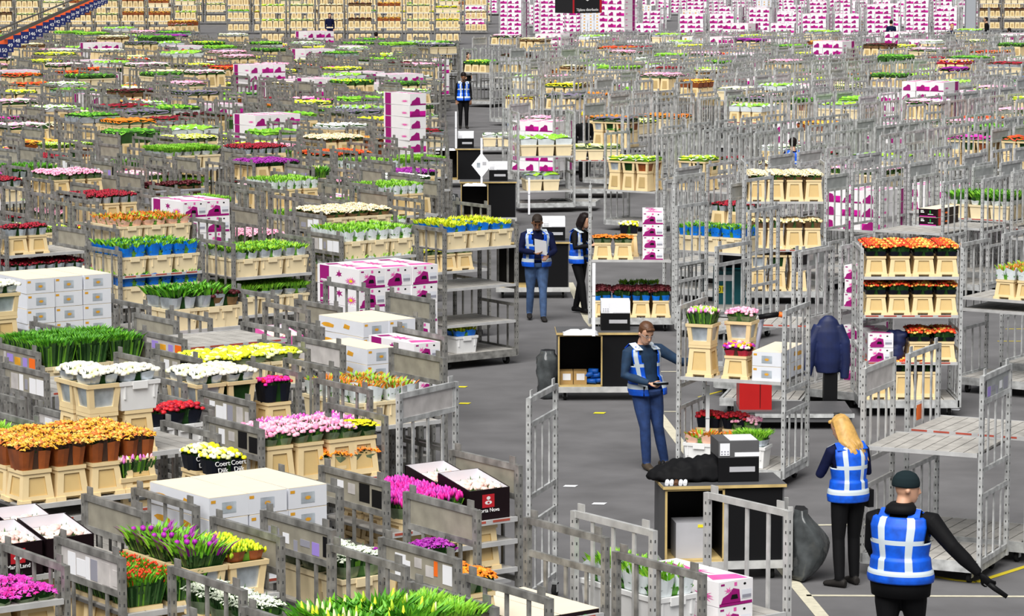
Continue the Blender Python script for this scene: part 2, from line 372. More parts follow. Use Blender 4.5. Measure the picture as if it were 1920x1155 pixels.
# ---------------------------------------------------------------- flowers
# name: (label, head shape, head radius, count, bloom colours, foliage, sleeve colour, sleeve height, foliage height)
FL = {
 'lilyO': ('golden orange lilies', 'frill', .020, 170, ('lo1', 'lo2', 'lo3', 'lo1'), 'folR', 'rust', .15, .19), 'lilyW': ('creamy white lilies', 'ball', .030, 75, ('wh1', 'wh2', 'wh2'), 'folD', 'silver', .07, .09),
 'freeY': ('yellow green freesias', 'ball', .026, 90, ('yg1', 'yw1', 'yg1', 'wh1'), 'fol', 'clear', .05, .08), 'roseRed': ('bright red roses', 'ball', .024, 75, ('rd1', 'rd2', 'rd1'), 'folD', 'ksleeve', .12, .15),
 'roseDark': ('dark red roses', 'ball', .023, 80, ('rd2', 'dk1', 'rd2'), 'folD', 'silver', .10, .13), 'maroon': ('deep maroon flowers', 'ball', .028, 60, ('dk1', 'dk1', 'dk2'), 'folD', 'brownsl', .10, .15),
 'maroonB': ('blue sleeved maroon flowers', 'ball', .026, 80, ('dk1', 'dk1', 'dk2'), 'folD', 'bsleeve', .08, .17), 'roseMag': ('crimson pink roses', 'ball', .024, 70, ('mg1', 'rd1', 'mg1'), 'folD', 'ksleeve', .18, .21),
 'rosePink': ('soft pink roses', 'ball', .024, 80, ('pk2', 'pk1', 'pk2'), 'fol', 'clear', .06, .11), 'rosePale': ('pale pink roses', 'ball', .028, 55, ('pp1', 'pp2', 'pp2'), 'fol', None, 0, .05),
 'tulMag': ('magenta tulips', 'bud', .019, 85, ('mg1', 'mg2', 'vp2'), 'fol', 'clear', .08, .14), 'tulPink': ('violet pink tulips', 'bud', .02, 80, ('vp1', 'vp2', 'pk2', 'vp1'), 'folR', 'brownsl', .06, .10),
 'gerY': ('bright yellow chrysanthemums', 'disc', .025, 80, ('yw1', 'yw2', 'yw1'), 'folD', 'clear', .05, .10), 'marO': ('vivid orange marigolds', 'frill', .027, 150, ('or1', 'or2', 'or1'), 'folD', 'clear', .08, .12),
 'rustO': ('orange red roses', 'ball', .023, 85, ('sc1', 'sc2', 'sc1', 'lo3'), 'folD', 'ksleeve', .06, .13), 'hyd': ('white green snowberry sprays', 'frill', .016, 220, ('gw1', 'gw2', 'gw2'), 'fol', 'clear', .08, .16),
 'purp': ('deep purple flowers', 'frill', .02, 170, ('pu1', 'pu2'), 'folD', None, 0, .08), 'tulW': ('white sleeved tulip shoots', 'blade', .012, 60, ('gn3', 'gn1', 'gn3'), 'folB', 'wsleeve', .14, .07),
 'tulB': ('blue sleeved tulip shoots', 'blade', .012, 60, ('gn3', 'gn1', 'gn2'), 'folB', 'bsleeve', .14, .07), 'yelB': ('blue sleeved yellow shoots', 'blade', .013, 70, ('yg1', 'yg2', 'yw1'), 'folB', 'bsleeve', .09, .06),
 'tulS': ('silver sleeved green tulips', 'blade', .013, 90, ('gn3', 'yg2', 'gn3', 'gn3'), 'folB', 'silver', .10, .13), 'leafy': ('tall green leafy lilies', 'leaf', .02, 75, ('gn2', 'gn1', 'gn2', 'gn3'), 'fol', 'wsleeve', .08, .16),
 'leafB': ('dark green iris leaves', 'leaf', .02, 75, ('gn2', 'gn2', 'gn1'), 'folD', 'silver', .14, .17), 'lilyG': ('yellow budded green lilies', 'leafbud', .022, 80, ('gn2', 'gn1', 'yg1'), 'fol', None, 0, .12),
 'grass': ('dense green bear grass', 'grass', .01, 150, ('gn1', 'gn2', 'gn2'), 'fol', None, 0, .24), 'redg': ('red specked green shoots', 'grass', .012, 150, ('gn2', 'gn1', 'gn2', 'gn1', 'gn1', 'sc1'), 'fol', None, 0, .18),
 'lisi': ('purple green lisianthus buds', 'leaf', .014, 90, ('gn1', 'gn3', 'gn1', 'pu1'), 'fol', None, 0, .10), 'celo': ('yellow green spiky buds', 'bud', .013, 120, ('yg1', 'yg2', 'yw1', 'yg1'), 'folL', 'rust', .07, .08),
 'crRose': ('cream roses', 'frill', .026, 120, ('cr1', 'cr2', 'cr2'), 'fol', 'brownsl', .05, .09), 'crKraft': ('kraft wrapped cream roses', 'ball', .027, 55, ('cr2', 'cr1'), 'fol', 'brownsl', .10, .12),
 'gerO': ('orange gerberas', 'disc', .028, 65, ('or1', 'sc2', 'or1'), 'folD', 'clear', .05, .09), 'lav': ('grey purple thistles', 'frill', .018, 200, ('lv1', 'lv2', 'lv1'), 'folD', 'clear', .04, .09),
 'alst': ('pink green alstroemeria', 'bud', .018, 120, ('vp1', 'pp2', 'yg2', 'pk2', 'gn3'), 'fol', None, 0, .14), 'mixd': ('mixed bright colour bouquets', 'ball', .026, 80, ('yw1', 'pk1', 'or2', 'pp2', 'sc1', 'pu2'), 'folR', 'redsl', .06, .11),
 'ygBud': ('lime green flower buds', 'frill', .018, 160, ('yg1', 'gn3', 'yg2', 'wh2'), 'folL', None, 0, .08), 'ygFlat': ('pale lime flowers', 'disc', .03, 60, ('wh1', 'yg1', 'wh1'), 'fol', 'clear', .05, .09),
 'whD': ('white daisies', 'disc', .026, 70, ('wt1', 'wt1', 'gw2'), 'fol', 'wsleeve', .05, .09), 'whF': ('white green budded flowers', 'frill', .017, 150, ('wt1', 'gw1', 'gn3'), 'fol', 'wsleeve', .08, .10),
 'peach': ('peach paper wrapped tulips', 'blade', .014, 60, ('or1', 'gn3', 'lo2'), 'folB', 'peachsl', .08, .06), 'redW': ('red green sleeved shoots', 'blade', .014, 60, ('gn3', 'sc2', 'gn3', 'lo2'), 'folB', 'wsleeve', .14, .07),
 'kwh': ('black sleeved creamy roses', 'ball', .026, 60, ('wh1', 'wh2', 'yw1'), 'folD', 'ksleeve', .13, .16), 'pinkSp': ('pink white spray flowers', 'frill', .018, 170, ('pp2', 'vp1', 'gw2', 'pk2'), 'fol', None, 0, .10),
 'mag': ('magenta chrysanthemums', 'frill', .022, 150, ('mg2', 'mg1', 'vp2'), 'folD', 'clear', .04, .08), 'red': ('scarlet chrysanthemums', 'frill', .022, 150, ('sc1', 'sc1', 'or1'), 'folD', 'clear', .04, .08),
 'fern': ('dark green foliage bundles', 'grass', .012, 150, ('gn2', 'fol', 'gn1'), 'fol', None, 0, .10), 'shoots': ('bright green upright shoots', 'grass', .01, 170, ('gn3', 'gn1', 'gn3'), 'folL', 'silver', .07, .14),
}
FX, FY = .145, .125     # half footprint of a bunch
def bunch_parts(name, sd=0, lod=0):
    lab, shape, r, n, cols, fol, slv, sh, fh = FL[name]; g = random.Random(hash(name) % 1000 + sd) if False else random.Random(sum(map(ord, name)) + 31 * sd)
    bl, fo, sl = T(), T(), None
    # foliage body: tapered mass, wider at the top, with leaves poking out
    N = 5 if lod == 0 else 3
    if lod == 0:
        sq = .84 if slv else 1.0; fo.box(-FX * .74, FX * .74, -FY * .74, FY * .74, -.02, fh * .85, fol, FX * .16, FY * .16)
        per = [(u, -1) for u in range(-9, 10)] + [(u, 1) for u in range(-9, 10)] + [(-10, u / 9) for u in range(-9, 10)] + [(10, u / 9) for u in range(-9, 10)]
        for (u, w_) in per:
            x, y = u / 10 * FX * sq, w_ * FY * sq; q = .84; w2 = .007; c_ = g.choice((fol, fol, 'fol' if fol == 'folD' else 'folD', 'folL' if fol in ('fol', 'folB', 'folL') else fol)); j = g.uniform(-.006, .006)
            ox, oy = (w2, 0) if abs(w_) == 1 and abs(u) < 10 else (0, w2); e = g.uniform(.004, .016)
            X0, Y0 = x * q, y * q; X1, Y1 = x * 1.02 + (e * math.copysign(1, x) if abs(u) == 10 else j), y * 1.02 + (e * math.copysign(1, y) if abs(u) < 10 else j); zt = fh * g.uniform(.75, 1.05)
            fo.quad([(X0 - ox, Y0 - oy, 0), (X0 + ox, Y0 + oy, 0), (X1 + ox * 1.3, Y1 + oy * 1.3, zt), (X1 - ox * 1.3, Y1 - oy * 1.3, zt)], c_)
        for k in range(46):
            a = g.uniform(0, 2 * PI); x = FX * sq * max(-1, min(1, 1.3 * math.cos(a))); y = FY * sq * max(-1, min(1, 1.3 * math.sin(a))); z = g.uniform(.2 if not slv else .8, 1.0) * fh
            L_ = g.uniform(.03, .065); dx, dy = math.cos(a) * L_ * .35, math.sin(a) * L_ * .35; s_ = .011
            fo.quad([(x - s_ * math.sin(a), y + s_ * math.cos(a), z - .01), (x + s_ * math.sin(a), y - s_ * math.cos(a), z - .01), (x + dx, y + dy, z + L_ * .8)], fol)
    else:
        fo.box(-FX * .85, FX * .85, -FY * .85, FY * .85, -.02, fh, fol, FX * .15, FY * .15)
    if slv:
        sl = T(); K = 4
        if shape == 'blade' and lod == 0:
            for cx in (-.5, .5):
                for cy in (-.5, .5): ring(sl, cx * FX, cy * FY, FX * .40, FY * .40, FX * .53, FY * .53, 0, sh, slv, g, .03)
        elif lod == 0:
            for cx in (-.5, .5): ring(sl, cx * FX, 0, FX * .40, FY * .86, FX * .53, FY * 1.08, -.01, sh, slv, g, .012)
        else:
            sl.box(-FX * .95, FX * .95, -FY * .95, FY * .95, 0, sh, slv, FX * .1, FY * .1)
            if shape == 'blade': fo = T(); fo.box(-FX * .7, FX * .7, -FY * .7, FY * .7, 0, sh + .01, fol)
    def top(x, y): return fh + .02 - .045 * ((x / FX) ** 2 + (y / FY) ** 2) * .5
    if lod == 0:
        gx = max(3, int(math.sqrt(n * FX / FY))); gy = max(3, int(n / gx))
        for i in range(gx):
            for j in range(gy):
                x = ((i + .5) / gx * 2 - 1) * FX * 1.04 + g.uniform(-.5, .5) * FX / gx * 1.6; y = ((j + .5) / gy * 2 - 1) * FY * 1.04 + g.uniform(-.5, .5) * FY / gy * 1.6
                z = top(x, y) + g.uniform(-.012, .016); c = g.choice(cols); q = r * g.uniform(.8, 1.15)
                if shape == 'ball': bl.ball((x, y, z), q, c, 7, 3, q * .8, -.5)
                elif shape == 'disc': bl.ball((x, y, z), q, c, 8, 2, q * .35, -.3)
                elif shape == 'bud':
                    bl.tube([(x, y, z - q), (x + g.uniform(-.3, .3) * q, y, z + q * .5), (x + g.uniform(-.6, .6) * q, y + g.uniform(-.5, .5) * q, z + 2.0 * q)], [q * .55, q * .85, q * .25], c, 5)
                elif shape == 'frill':
                    for _ in range(2):
                        a = g.uniform(0, 2 * PI); b = g.uniform(-.6, .9); e = Vector((math.cos(a), math.sin(a), b)).normalized() * q * 1.25; p = Vector((x, y, z)); s_ = Vector((-math.sin(a), math.cos(a), 0)) * q * .8
                        k = len(bl.v); u = Vector((0, 0, q * .7)); bl.v += [tuple(p - s_ - e * .5), tuple(p + s_ - e * .5), tuple(p + e), tuple(p + u)]
                        bl.face([k, k + 1, k + 3], c); bl.face([k + 1, k + 2, k + 3], c); bl.face([k + 2, k, k + 3], c)
                elif shape in ('blade', 'grass', 'leaf', 'leafbud'):
                    Lh = {'blade': .075, 'grass': .06, 'leaf': .10, 'leafbud': .11}[shape] * g.uniform(.7, 1.25)
                    wd = {'blade': .011, 'grass': .006, 'leaf': .013, 'leafbud': .017}[shape]; z0 = (sh if shape == 'blade' else fh) - .03
                    if shape == 'blade': x = math.copysign(.5, x) * FX + (x - math.copysign(.5, x) * FX) * .72; y = math.copysign(.5, y) * FY + (y - math.copysign(.5, y) * FY) * .72
                    for _ in range({'grass': 3, 'blade': 2}.get(shape, 2)):
                        a = g.uniform(0, 2 * PI); o = Vector((x + g.uniform(-.01, .01), y + g.uniform(-.01, .01), z0)); lean = Vector((x * 1.2 + g.uniform(-.02, .02), y * 1.2 + g.uniform(-.02, .02), 0)) * (.9 if shape in ('leaf', 'leafbud') else .7)
                        s_ = Vector((math.cos(a), math.sin(a), 0)) * wd; p1 = o + Vector((0, 0, Lh * .6)) + lean * Lh * 2; p2 = o + Vector((0, 0, Lh)) + lean * Lh * 5
                        k = len(bl.v); bl.v += [tuple(o - s_ * .7), tuple(o + s_ * .7), tuple(p1 + s_), tuple(p1 - s_), tuple(p2)]
                        cc = g.choice(cols) if shape != 'leafbud' else g.choice(cols[:2]); bl.face([k, k + 1, k + 2, k + 3], cc); bl.face([k + 3, k + 2, k + 4], cc)
                    if shape == 'leafbud' and g.random() < .11:
                        bl.tube([(x, y, z0 + .05), (x, y, z0 + .085), (x * 1.05, y * 1.05, z0 + .135)], [.007, .012, .003], g.choice(('yg1', 'yg2', 'wh1')), 6)
                    if name == 'redg' and g.random() < .25: bl.ball((x, y, z0 + .06), .011, 'sc1', 5, 2)
                    if name == 'lisi' and g.random() < .08: bl.ball((x, y, z0 + .09), .022, 'pu2', 6, 3)
    else:
        Nn = 5; z_ = (sh + .025) if shape == 'blade' else None
        P = [[((i / Nn * 2 - 1) * FX * 1.1, (j / Nn * 2 - 1) * FY * 1.1) for j in range(Nn + 1)] for i in range(Nn + 1)]; k = len(bl.v)
        for i in range(Nn + 1):
            for j in range(Nn + 1):
                x, y = P[i][j]; e = i in (0, Nn) or j in (0, Nn); zz = (z_ if z_ else top(x * .9, y * .9))
                bl.v.append((x + g.uniform(-.008, .008), y + g.uniform(-.008, .008), zz + g.uniform(-.02, .025) * (1.6 if shape in ('leaf', 'grass', 'blade', 'leafbud') else 1) - (.03 if e else 0)))
        for i in range(Nn):
            for j in range(Nn):
                a = k + i * (Nn + 1) + j; bl.face([a, a + Nn + 1, a + Nn + 2, a + 1], g.choice(cols) if not (shape == 'blade' and g.random() < .3) else (slv or 'fol'))
    return bl, fo, sl
def ring(t, cx, cy, rx, ry, RX, RY, z0, z1, m, g, jag):
    n = 12; k = len(t.v)
    def pt(a, x, y): c, s = math.cos(a), math.sin(a); p = .55; return (cx + x * math.copysign(abs(c) ** p, c), cy + y * math.copysign(abs(s) ** p, s))
    for i in range(n):
        a = 2 * PI * i / n; j = g.uniform(-jag, jag)
        x, y = pt(a, rx, ry); t.v.append((x, y, z0)); x, y = pt(a, RX * g.uniform(.93, 1.05), RY * g.uniform(.93, 1.05)); t.v.append((x, y, z1 + j))
    for i in range(n):
        a, b = k + 2 * i, k + 2 * ((i + 1) % n); t.face([a, b, b + 1, a + 1], m)
    t.face([k + 2 * i for i in range(n)][::-1], m)
# ---------------------------------------------------------------- where the carts stand
ORD = 'first second third fourth fifth sixth seventh eighth ninth tenth eleventh twelfth thirteenth fourteenth fifteenth sixteenth seventeenth eighteenth nineteenth twentieth'.split()
TENS = {20: 'twenty', 30: 'thirty', 40: 'forty', 50: 'fifty', 60: 'sixty', 70: 'seventy', 80: 'eighty', 90: 'ninety'}
def ordw(n):
    """n counts from 1"""
    if n <= 20: return ORD[n - 1]
    if n < 100: return TENS[n // 10 * 10][:-1] + 'ieth' if n % 10 == 0 else TENS[n // 10 * 10] + '-' + ORD[n % 10 - 1]
    return 'hundred-and-' + ordw(n - 100) if n > 100 else 'hundredth'
CARTS = []
rng = random.Random(11)
class Cart:
    def __init__(s, x, y, yaw, ref, side, L=CL, w=CW, H=CH, gl=None, gr=None, row=0):
        s.x, s.y, s.yaw, s.ref, s.side, s.L, s.w, s.H, s.row = x, y, yaw, ref, side, L, w, H, row
        s.gl = gl if gl is not None else (rng.choice('bpsrb') if y < 62 else rng.choice('bbbrp--')) if side == 'left' else (rng.choice('bprpb') if y < 62 else rng.choice('bbbrbp')); s.gr = gr if gr is not None else (rng.choice('bprb') if y < 62 else rng.choice('bbrb-' if side == 'left' else 'bbrb'))
        s.loads = []; s.shelves = []; s.manual = False
        c, n = math.cos(yaw), math.sin(yaw); s.ux = Vector((c, n, 0)); s.uy = Vector((-n, c, 0)); s.o = Vector((x, y, 0)); CARTS.append(s)
        s.M = Matrix.Translation(s.o) @ Matrix.Rotation(yaw, 4, 'Z')
    def local(s, p): d = Vector((p[0] - s.x, p[1] - s.y, 0)); return d.dot(s.ux), d.dot(s.uy)
    def hit(s, px, py, ly=0.03):
        """local x and height where the sight line through (px, py) meets the plane local y = ly"""
        a, b = at(px, py, 3.0), at(px, py, 0.0); d = b - a; o = s.o + s.uy * ly
        t = (o - a).dot(s.uy) / d.dot(s.uy); p = a + d * t
        return (p - o).dot(s.ux), p.z
LY, RY = R(36), R(-33)
ROWV = lambda k: 17.33 + 1.400 * k
PH = {-1: 10.15, 0: 10.40, 1: 10.26, 2: 9.93, 3: 10.88, 4: 12.22, 5: 12.98, 6: 14.80, 7: 14.05, 8: 14.68, 9: 15.82, 10: 15.82, 11: 21.25-1.74*2, 12: 17.3, 13: 18.9, 14: 20.26, 15: 19.4, 16: 19.97}
GT = {(0, 10.40): 'bb', (0, 12.16): 'sr', (0, 13.87): 'bb', (1, 10.26): 'sp', (1, 12.0): 'sp', (1, 8.5): 'pb', (2, 9.93): 'pp', (2, 11.69): 'bb', (2, 13.45): 'sp', (4, 12.22): 'sb', (4, 13.96): 'sb',
      (4, 15.7): 'b-', (5, 11.2): 'pp', (5, 12.98): 'sp', (5, 14.72): 'sb', (7, 14.05): 'sp', (7, 15.79): 'sb', (7, 17.53): 'pp', (8, 14.68): 'sp', (8, 16.42): 'sb', (8, 18.16): 'bp', (9, 15.82): 'bp', (9, 17.56): 'bb',
      (10, 17.57): 'bb', (14, 20.26): 'bb', (14, 22.05): 'bb', (14, 23.85): 'sb', (14, 25.6): 'bb', (16, 21.72): 'bp'}
def xb(y):   # right hand border of the left block
    P = [(0, 2.3), (22.4, 2.2), (23.0, .6), (25.5, .6), (29, -.35), (33, -.35), (36, -.9), (42, -.7), (45.5, .1), (50, -.9), (62, -1.3), (80, -2.1), (100, -2.3), (150, -2.0), (260, -2.0)]
    for (a, b), (c, d) in zip(P, P[1:]):
        if a <= y <= c: return b + (d - b) * (y - a) / (c - a)
def seen(x, y, H=2.1, m=40, ymax=1150):
    px, py, s_ = proj((x, y, H)); return -m - 1.4 * s_ < px < 1920 + m + 1.0 * s_ and py < ymax
cu, su = math.cos(LY), math.sin(LY)
k = -1
while True:
    v = ROWV(k)
    if v > 190: break
    pitch = 1.74 if k < 11 else 1.79
    u0 = PH.get(k, (v * .72 + rng.uniform(0, 1.7)))
    r_ = []
    for n in range(-90, 90):
        if k in (12, 13, 15): break
        u = u0 + n * pitch; x = u * cu - v * su; y = u * su + v * cu
        xr = x + 1.3 * cu
        if y > 17.3 and y < (124 if x > -.105 * y else 134) and xr < xb(y) + .25 and seen(x, y, 2.1, 40, 1150 if k >= 0 else 1290): r_.append((u, x, y))
    r_.sort(reverse=True)
    for i, (u, x, y) in enumerate(r_):
        g = None
        for (kk, uu), gg in GT.items():
            if kk == k and abs(uu - u) < .3: g = gg
        if k in (3, 11): g = '--'
        if (k == 14 and u < 20) or (k == 11 and u < 21): continue
        c = Cart(x, y, LY + (rng.uniform(-.02, .02) if k > 16 else 0), '%s cart from aisle, %s left row' % (ordw(i + 1), ordw(k + 2)), 'left', gl=g[0] if g else None, gr=g[1] if g else None, row=k + 2)
        c.u = u; c.k = k
        if k > 17 and rng.random() < .07: CARTS.pop()
    k += 1
cr, sr = math.cos(RY), math.sin(RY)
bays = [(54.3, [1.65, 3.74, 5.40, 6.6, 8.31, 9.9]), (66.3, [1.99, 3.5, 5.2, 6.7, 8.09, 9.78, 11.5, 13.1])]
yb = 77.5
while yb < 136:
    bays.append((yb, None)); yb += 11.6 + (1.0 if yb > 110 else 0)
for bi, (yb, xs) in enumerate(bays):
    if xs is None:
        x = -1.6 + .25 * math.sin(bi * 2.1); xs = []
        while x < .1655 * yb + 1: xs.append(x); x += 1.62 + rng.uniform(-.04, .25)
    for li, x0 in enumerate(xs):
        deep = rng.choice((7, 8, 8, 9)); y0 = yb + rng.uniform(-.5, .5) if yb > 70 else yb
        if yb < 60: deep = 8
        for j in range(deep):
            x = x0 + .66 * j; y = y0 + 1.03 * j * 1.02
            if not seen(x, y): continue
            if yb < 60 and 3.9 < x and j > 0 and x > 5 and rng.random() < 0.1: continue
            c = Cart(x, y, RY + rng.uniform(-.03, .03), '%s cart, %s lane, %s right bay' % (ordw(j + 1), ordw(li + 1), ordw(bi + 1)), 'right')
            c.bay = bi; c.lane = li; c.j = j
            if y > 60 and rng.random() < .12: CARTS.pop()

def pick(side, px, py, zg, ly=.03, kk=None):
    best = None
    for c in CARTS:
        if c.side != side: continue
        if kk is not None:
            if getattr(c, 'k', None) != kk: continue
            lx, z = c.hit(px, py, ly); e = max(0, -lx, lx - c.L + .25)
        else:
            p = at(px, py, zg); lx, l_y = c.local(p); e = max(0, -lx, lx - c.L + .3) + abs(l_y - ly)
        if best is None or e < best[0]: best = (e, c)
    return best
CELL = {'B': (.325, .305), 'T': (.325, .305), 'S': (.345, .315), 'O': (.345, .315), 'C': (.405, .32), 'W': (.405, .32), 'M': (.345, .92), 'm': (.425, .98), 'N': (.36, .92), 'K': (.36, .92), 'J': (.42, .48), 'P': (.42, .48), 'G': (.44, .34), 'U': (.345, .315), '-': (1, 1)}
HGT = {'B': .27, 'T': .37, 'S': .62, 'O': .25, 'C': .25, 'W': .25, 'M': .19, 'm': .245, 'N': .17, 'K': .15, 'J': .34, 'P': .32, 'G': .52, 'U': .55}
def load(c, lx, ly, z, kind, fl=None, nx=None, ny=None, layers=1, hard=False):
    cw, cd = CELL[kind]
    if z < .42: z = .23
    c.manual = c.manual or hard
    near = [q for q in c.shelves if abs(q - z) < .12]
    if near: z = near[0]
    elif z > .3: c.shelves.append(z)
    if kind == '-': return
    m = c.L - .09
    nx = nx or int(m / cw + .06); lx = max(.045, min(lx, c.L - .04 - nx * cw))
    sx = 1.0
    if lx + nx * cw > c.L - .03: sx = (c.L - .07) / (nx * cw); lx = .04
    ny = ny or max(1, int((c.w - ly - .0) / cd + .03))
    c.loads.append((lx, ly, z, kind, fl, nx, ny, layers, sx))
def want(side, px, py, kind, fl=None, nx=None, ny=None, layers=1, zg=1.2, k=None, ly=.03, dz=0.0):
    b = pick(side, px, py, zg, ly, k)
    if b is None: return None
    c = b[1]; lx, z = c.hit(px, py, ly)
    if b[0] > .9: print('far snap', side, px, py, kind, fl, 'err %.2f' % b[0])
    if not (.1 < z < 2.1): print('odd height', side, px, py, kind, fl, 'z %.2f' % z)
    load(c, lx, ly, max(.2, min(2.0, z)) + dz, kind, fl, nx, ny, layers, True)
    return c
def wl(k, px, py, kind, fl=None, nx=None, ny=None, layers=1, ly=.03): return want('left', px, py, kind, fl, nx, ny, layers, 1.2, k, ly)
# left block, front rows
wl(-1, 640, 1300, 'C', 'lilyG', 2, 2); wl(-1, 850, 1262, 'C', 'shoots', 1, 2)
wl(0, 868, 1190, 'B', 'marO', 1, 3, ly=.04); wl(0, 1000, 1238, 'K', None, 2, 1, 2); wl(0, 1228, 1188, 'W', 'tulW', 1, 3); wl(0, 1345, 1235, 'M', None, 1, 1, 3)
wl(0, 465, 1262, 'B', 'hyd', 1, 3)
wl(1, 236, 1215, 'B', 'redg', 2, 3); wl(1, 350, 1135, 'O', 'lisi', 1, 3); wl(1, 430, 1150, 'O', 'celo', 1, 2)
wl(1, 640, 1152, 'C', 'hyd', 1, 3); wl(1, 738, 1105, 'B', 'purp', 2, 1, ly=.2); wl(1, 60, 1130, '-'); wl(1, 10, 1215, 'B', 'mag', 3, 2)
wl(2, -22, 1090, 'J', None, 2, 2); wl(2, -10, 1185, 'T', None, 3, 2); wl(2, 392, 1100, 'N', None, 3, 1, 4); wl(2, 752, 1040, 'B', 'tulMag', 2, 3); wl(2, 880, 980, 'J', None, 1, 2); wl(2, 880, 1075, 'T', None, 1, 2)
wl(3, 34, 950, 'B', 'lilyO', 4, 3); wl(3, -40, 952, 'B', 'lilyO', 4, 3) if False else None
wl(3, 318, 945, 'O', 'alst', 1, 1); wl(3, 362, 962, 'B', 'kwh', 1, 2)
wl(4, 167, 850, 'S', 'lilyW', 1, 2); wl(4, 232, 845, 'U', 'lilyW', 1, 1); wl(4, 497, 918, 'T', 'rosePink', 3, 2); wl(4, 760, 897, 'T', 'gerY', 1, 1); wl(4, 838, 905, 'B', 'marO', 2, 2)
wl(5, 250, 858, 'W', 'roseRed', 2, 1); wl(5, 515, 885, 'B', 'tulPink', 4, 2); wl(5, 50, 900, 'C', 'tulW', 2, 2)
wl(6, 370, 842, 'S', 'lilyW', 2, 2); wl(6, 515, 806, 'T', 'roseMag', 1, 1); wl(6, 662, 805, 'C', 'redW', 2, 3)
wl(7, 395, 735, 'C', 'freeY', 3, 2); wl(7, 110, 735, '-'); wl(7, 800, 775, 'M', None, 1, 1, 4); wl(7, 690, 745, 'N', None, 1, 1, 3)
wl(8, 82, 735, 'C', 'grass', 3, 3); wl(8, 370, 645, '-'); wl(8, 690, 690, 'N', None, 2, 1, 3)
wl(9, -12, 660, 'S', 'lilyW', 1, 1); wl(9, 590, 665, 'P', None, 1, 1)
wl(10, 104, 660, 'N', None, 3, 1, 5); wl(10, 318, 622, 'C', 'leafB', 2, 2); wl(10, 412, 618, 'C', 'maroon', 1, 2)
wl(11, 657, 652, 'm', None, 3, 1, 4)
wl(14, 245, 517, 'C', 'tulB', 3, 3); wl(14, 245, 572, 'C', 'tulB', 3, 3); wl(14, 456, 520, 'C', 'tulS', 3, 3); wl(14, 456, 592, 'C', 'shoots', 3, 3); wl(14, 660, 486, 'C', 'tulW', 3, 3); wl(14, 660, 536, 'C', 'tulW', 3, 3)
wl(14, 848, 468, 'C', 'yelB', 3, 3); wl(14, 850, 541, '-'); wl(14, 850, 610, '-'); wl(14, 856, 672, 'W', 'yelB', 1, 1)
wl(16, 12, 480, 'B', 'roseDark', 2, 1); wl(16, 14, 550, 'B', 'roseDark', 4, 2); wl(16, 222, 458, 'C', 'peach', 3, 3); wl(16, 615, 440, 'C', 'crRose', 3, 3)
wl(17, 440, 462, 'm', None, 2, 1, 3)
# left block, middle and far rows
wl_ = lambda px, py, kind, fl=None, nx=None, ny=None, layers=1, zg=1.2: want('left', px, py, kind, fl, nx, ny, layers, zg)
for a in [(282, 415, 'G', 'maroon', 3, 1), (236, 345, 'O', 'leafy', 1, 2), (150, 392, 'C', 'tulS', 3, 3), (0, 418, 'O', 'whF', 2, 2), (60, 392, 'C', 'shoots', 2, 3), (225, 290, 'B', 'gerO', 3, 2), (147, 258, 'T', 'marO', 1, 2), (165, 262, 'B', 'lilyO', 2, 2),
          (500, 296, 'm', None, 3, 1, 4), (522, 402, 'S', 'lilyG', 1, 1), (487, 380, 'O', 'pinkSp', 1, 1), (665, 377, 'B', 'rosePink', 3, 2), (768, 330, 'm', None, 1, 1, 7), (475, 200, 'm', None, 3, 1, 5), (400, 206, 'C', 'leafB', 3, 2), (118, 164, 'C', 'tulW', 3, 3), (222, 161, 'C', 'tulW', 3, 3),
          (118, 188, 'C', 'tulW', 3, 3), (590, 213, 'm', None, 2, 1, 4), (640, 120, 'S', 'ygBud', 3, 2), (290, 138, 'C', 'ygFlat', 3, 2), (385, 118, 'C', 'lilyO', 3, 2), (310, 92, 'B', 'maroon', 4, 2), (295, 58, 'B', 'lilyO', 4, 2), (350, 78, 'C', 'leafB', 3, 2), (418, 93, 'C', 'fern', 3, 2),
          (265, 160, 'B', 'ygFlat', 3, 2), (15, 262, 'O', 'purp', 2, 2), (0, 285, 'C', 'pinkSp', 2, 2), (50, 290, 'B', 'rosePink', 2, 2), (130, 292, 'C', 'peach', 3, 2), (95, 335, 'S', 'ygBud', 3, 2), (10, 318, 'B', 'ygFlat', 3, 2), (5, 398, 'C', 'shoots', 3, 2),
          (430, 325, 'O', 'ygBud', 2, 2), (345, 352, 'B', 'mixd', 3, 2), (275, 245, 'S', 'whF', 3, 2), (385, 255, 'O', 'redg', 2, 2), (420, 262, 'W', 'grass', 2, 2), (250, 218, 'C', 'grass', 3, 2), (430, 215, 'B', 'lilyO', 3, 2), (620, 260, 'S', 'lilyG', 3, 2),
          (600, 215, 'B', 'ygFlat', 3, 2), (680, 222, 'C', 'ygFlat', 3, 2), (610, 150, 'S', 'ygFlat', 3, 2), (745, 130, 'B', 'mag', 3, 2), (775, 165, 'C', 'crRose', 3, 2), (735, 88, 'T', 'roseDark', 4, 2), (500, 120, 'm', None, 3, 1, 2), (640, 285, 'C', 'whF', 3, 2), (545, 300, 'B', 'ygFlat', 2, 2),
          (40, 225, 'C', 'leafy', 3, 2), (340, 235, 'm', None, 2, 1, 3), (480, 232, 'C', 'freeY', 3, 2), (340, 222, 'C', 'ygFlat', 3, 2), (505, 90, 'B', 'marO', 3, 2), (700, 250, 'O', 'whF', 3, 2), (225, 372, 'B', 'roseRed', 3, 2), (200, 320, 'W', 'whF', 2, 2), (160, 110, 'B', 'rosePink', 2, 2),
          (700, 290, 'C', 'whF', 3, 2), (560, 220, 'T', 'freeY', 2, 2), (10, 130, 'N', None, 3, 1, 3), (5, 195, 'm', None, 3, 1, 4), (140, 90, 'C', 'maroon', 3, 2), (60, 165, 'B', 'purp', 3, 2), (70, 60, 'B', 'rosePink', 3, 2)]: wl_(*a)
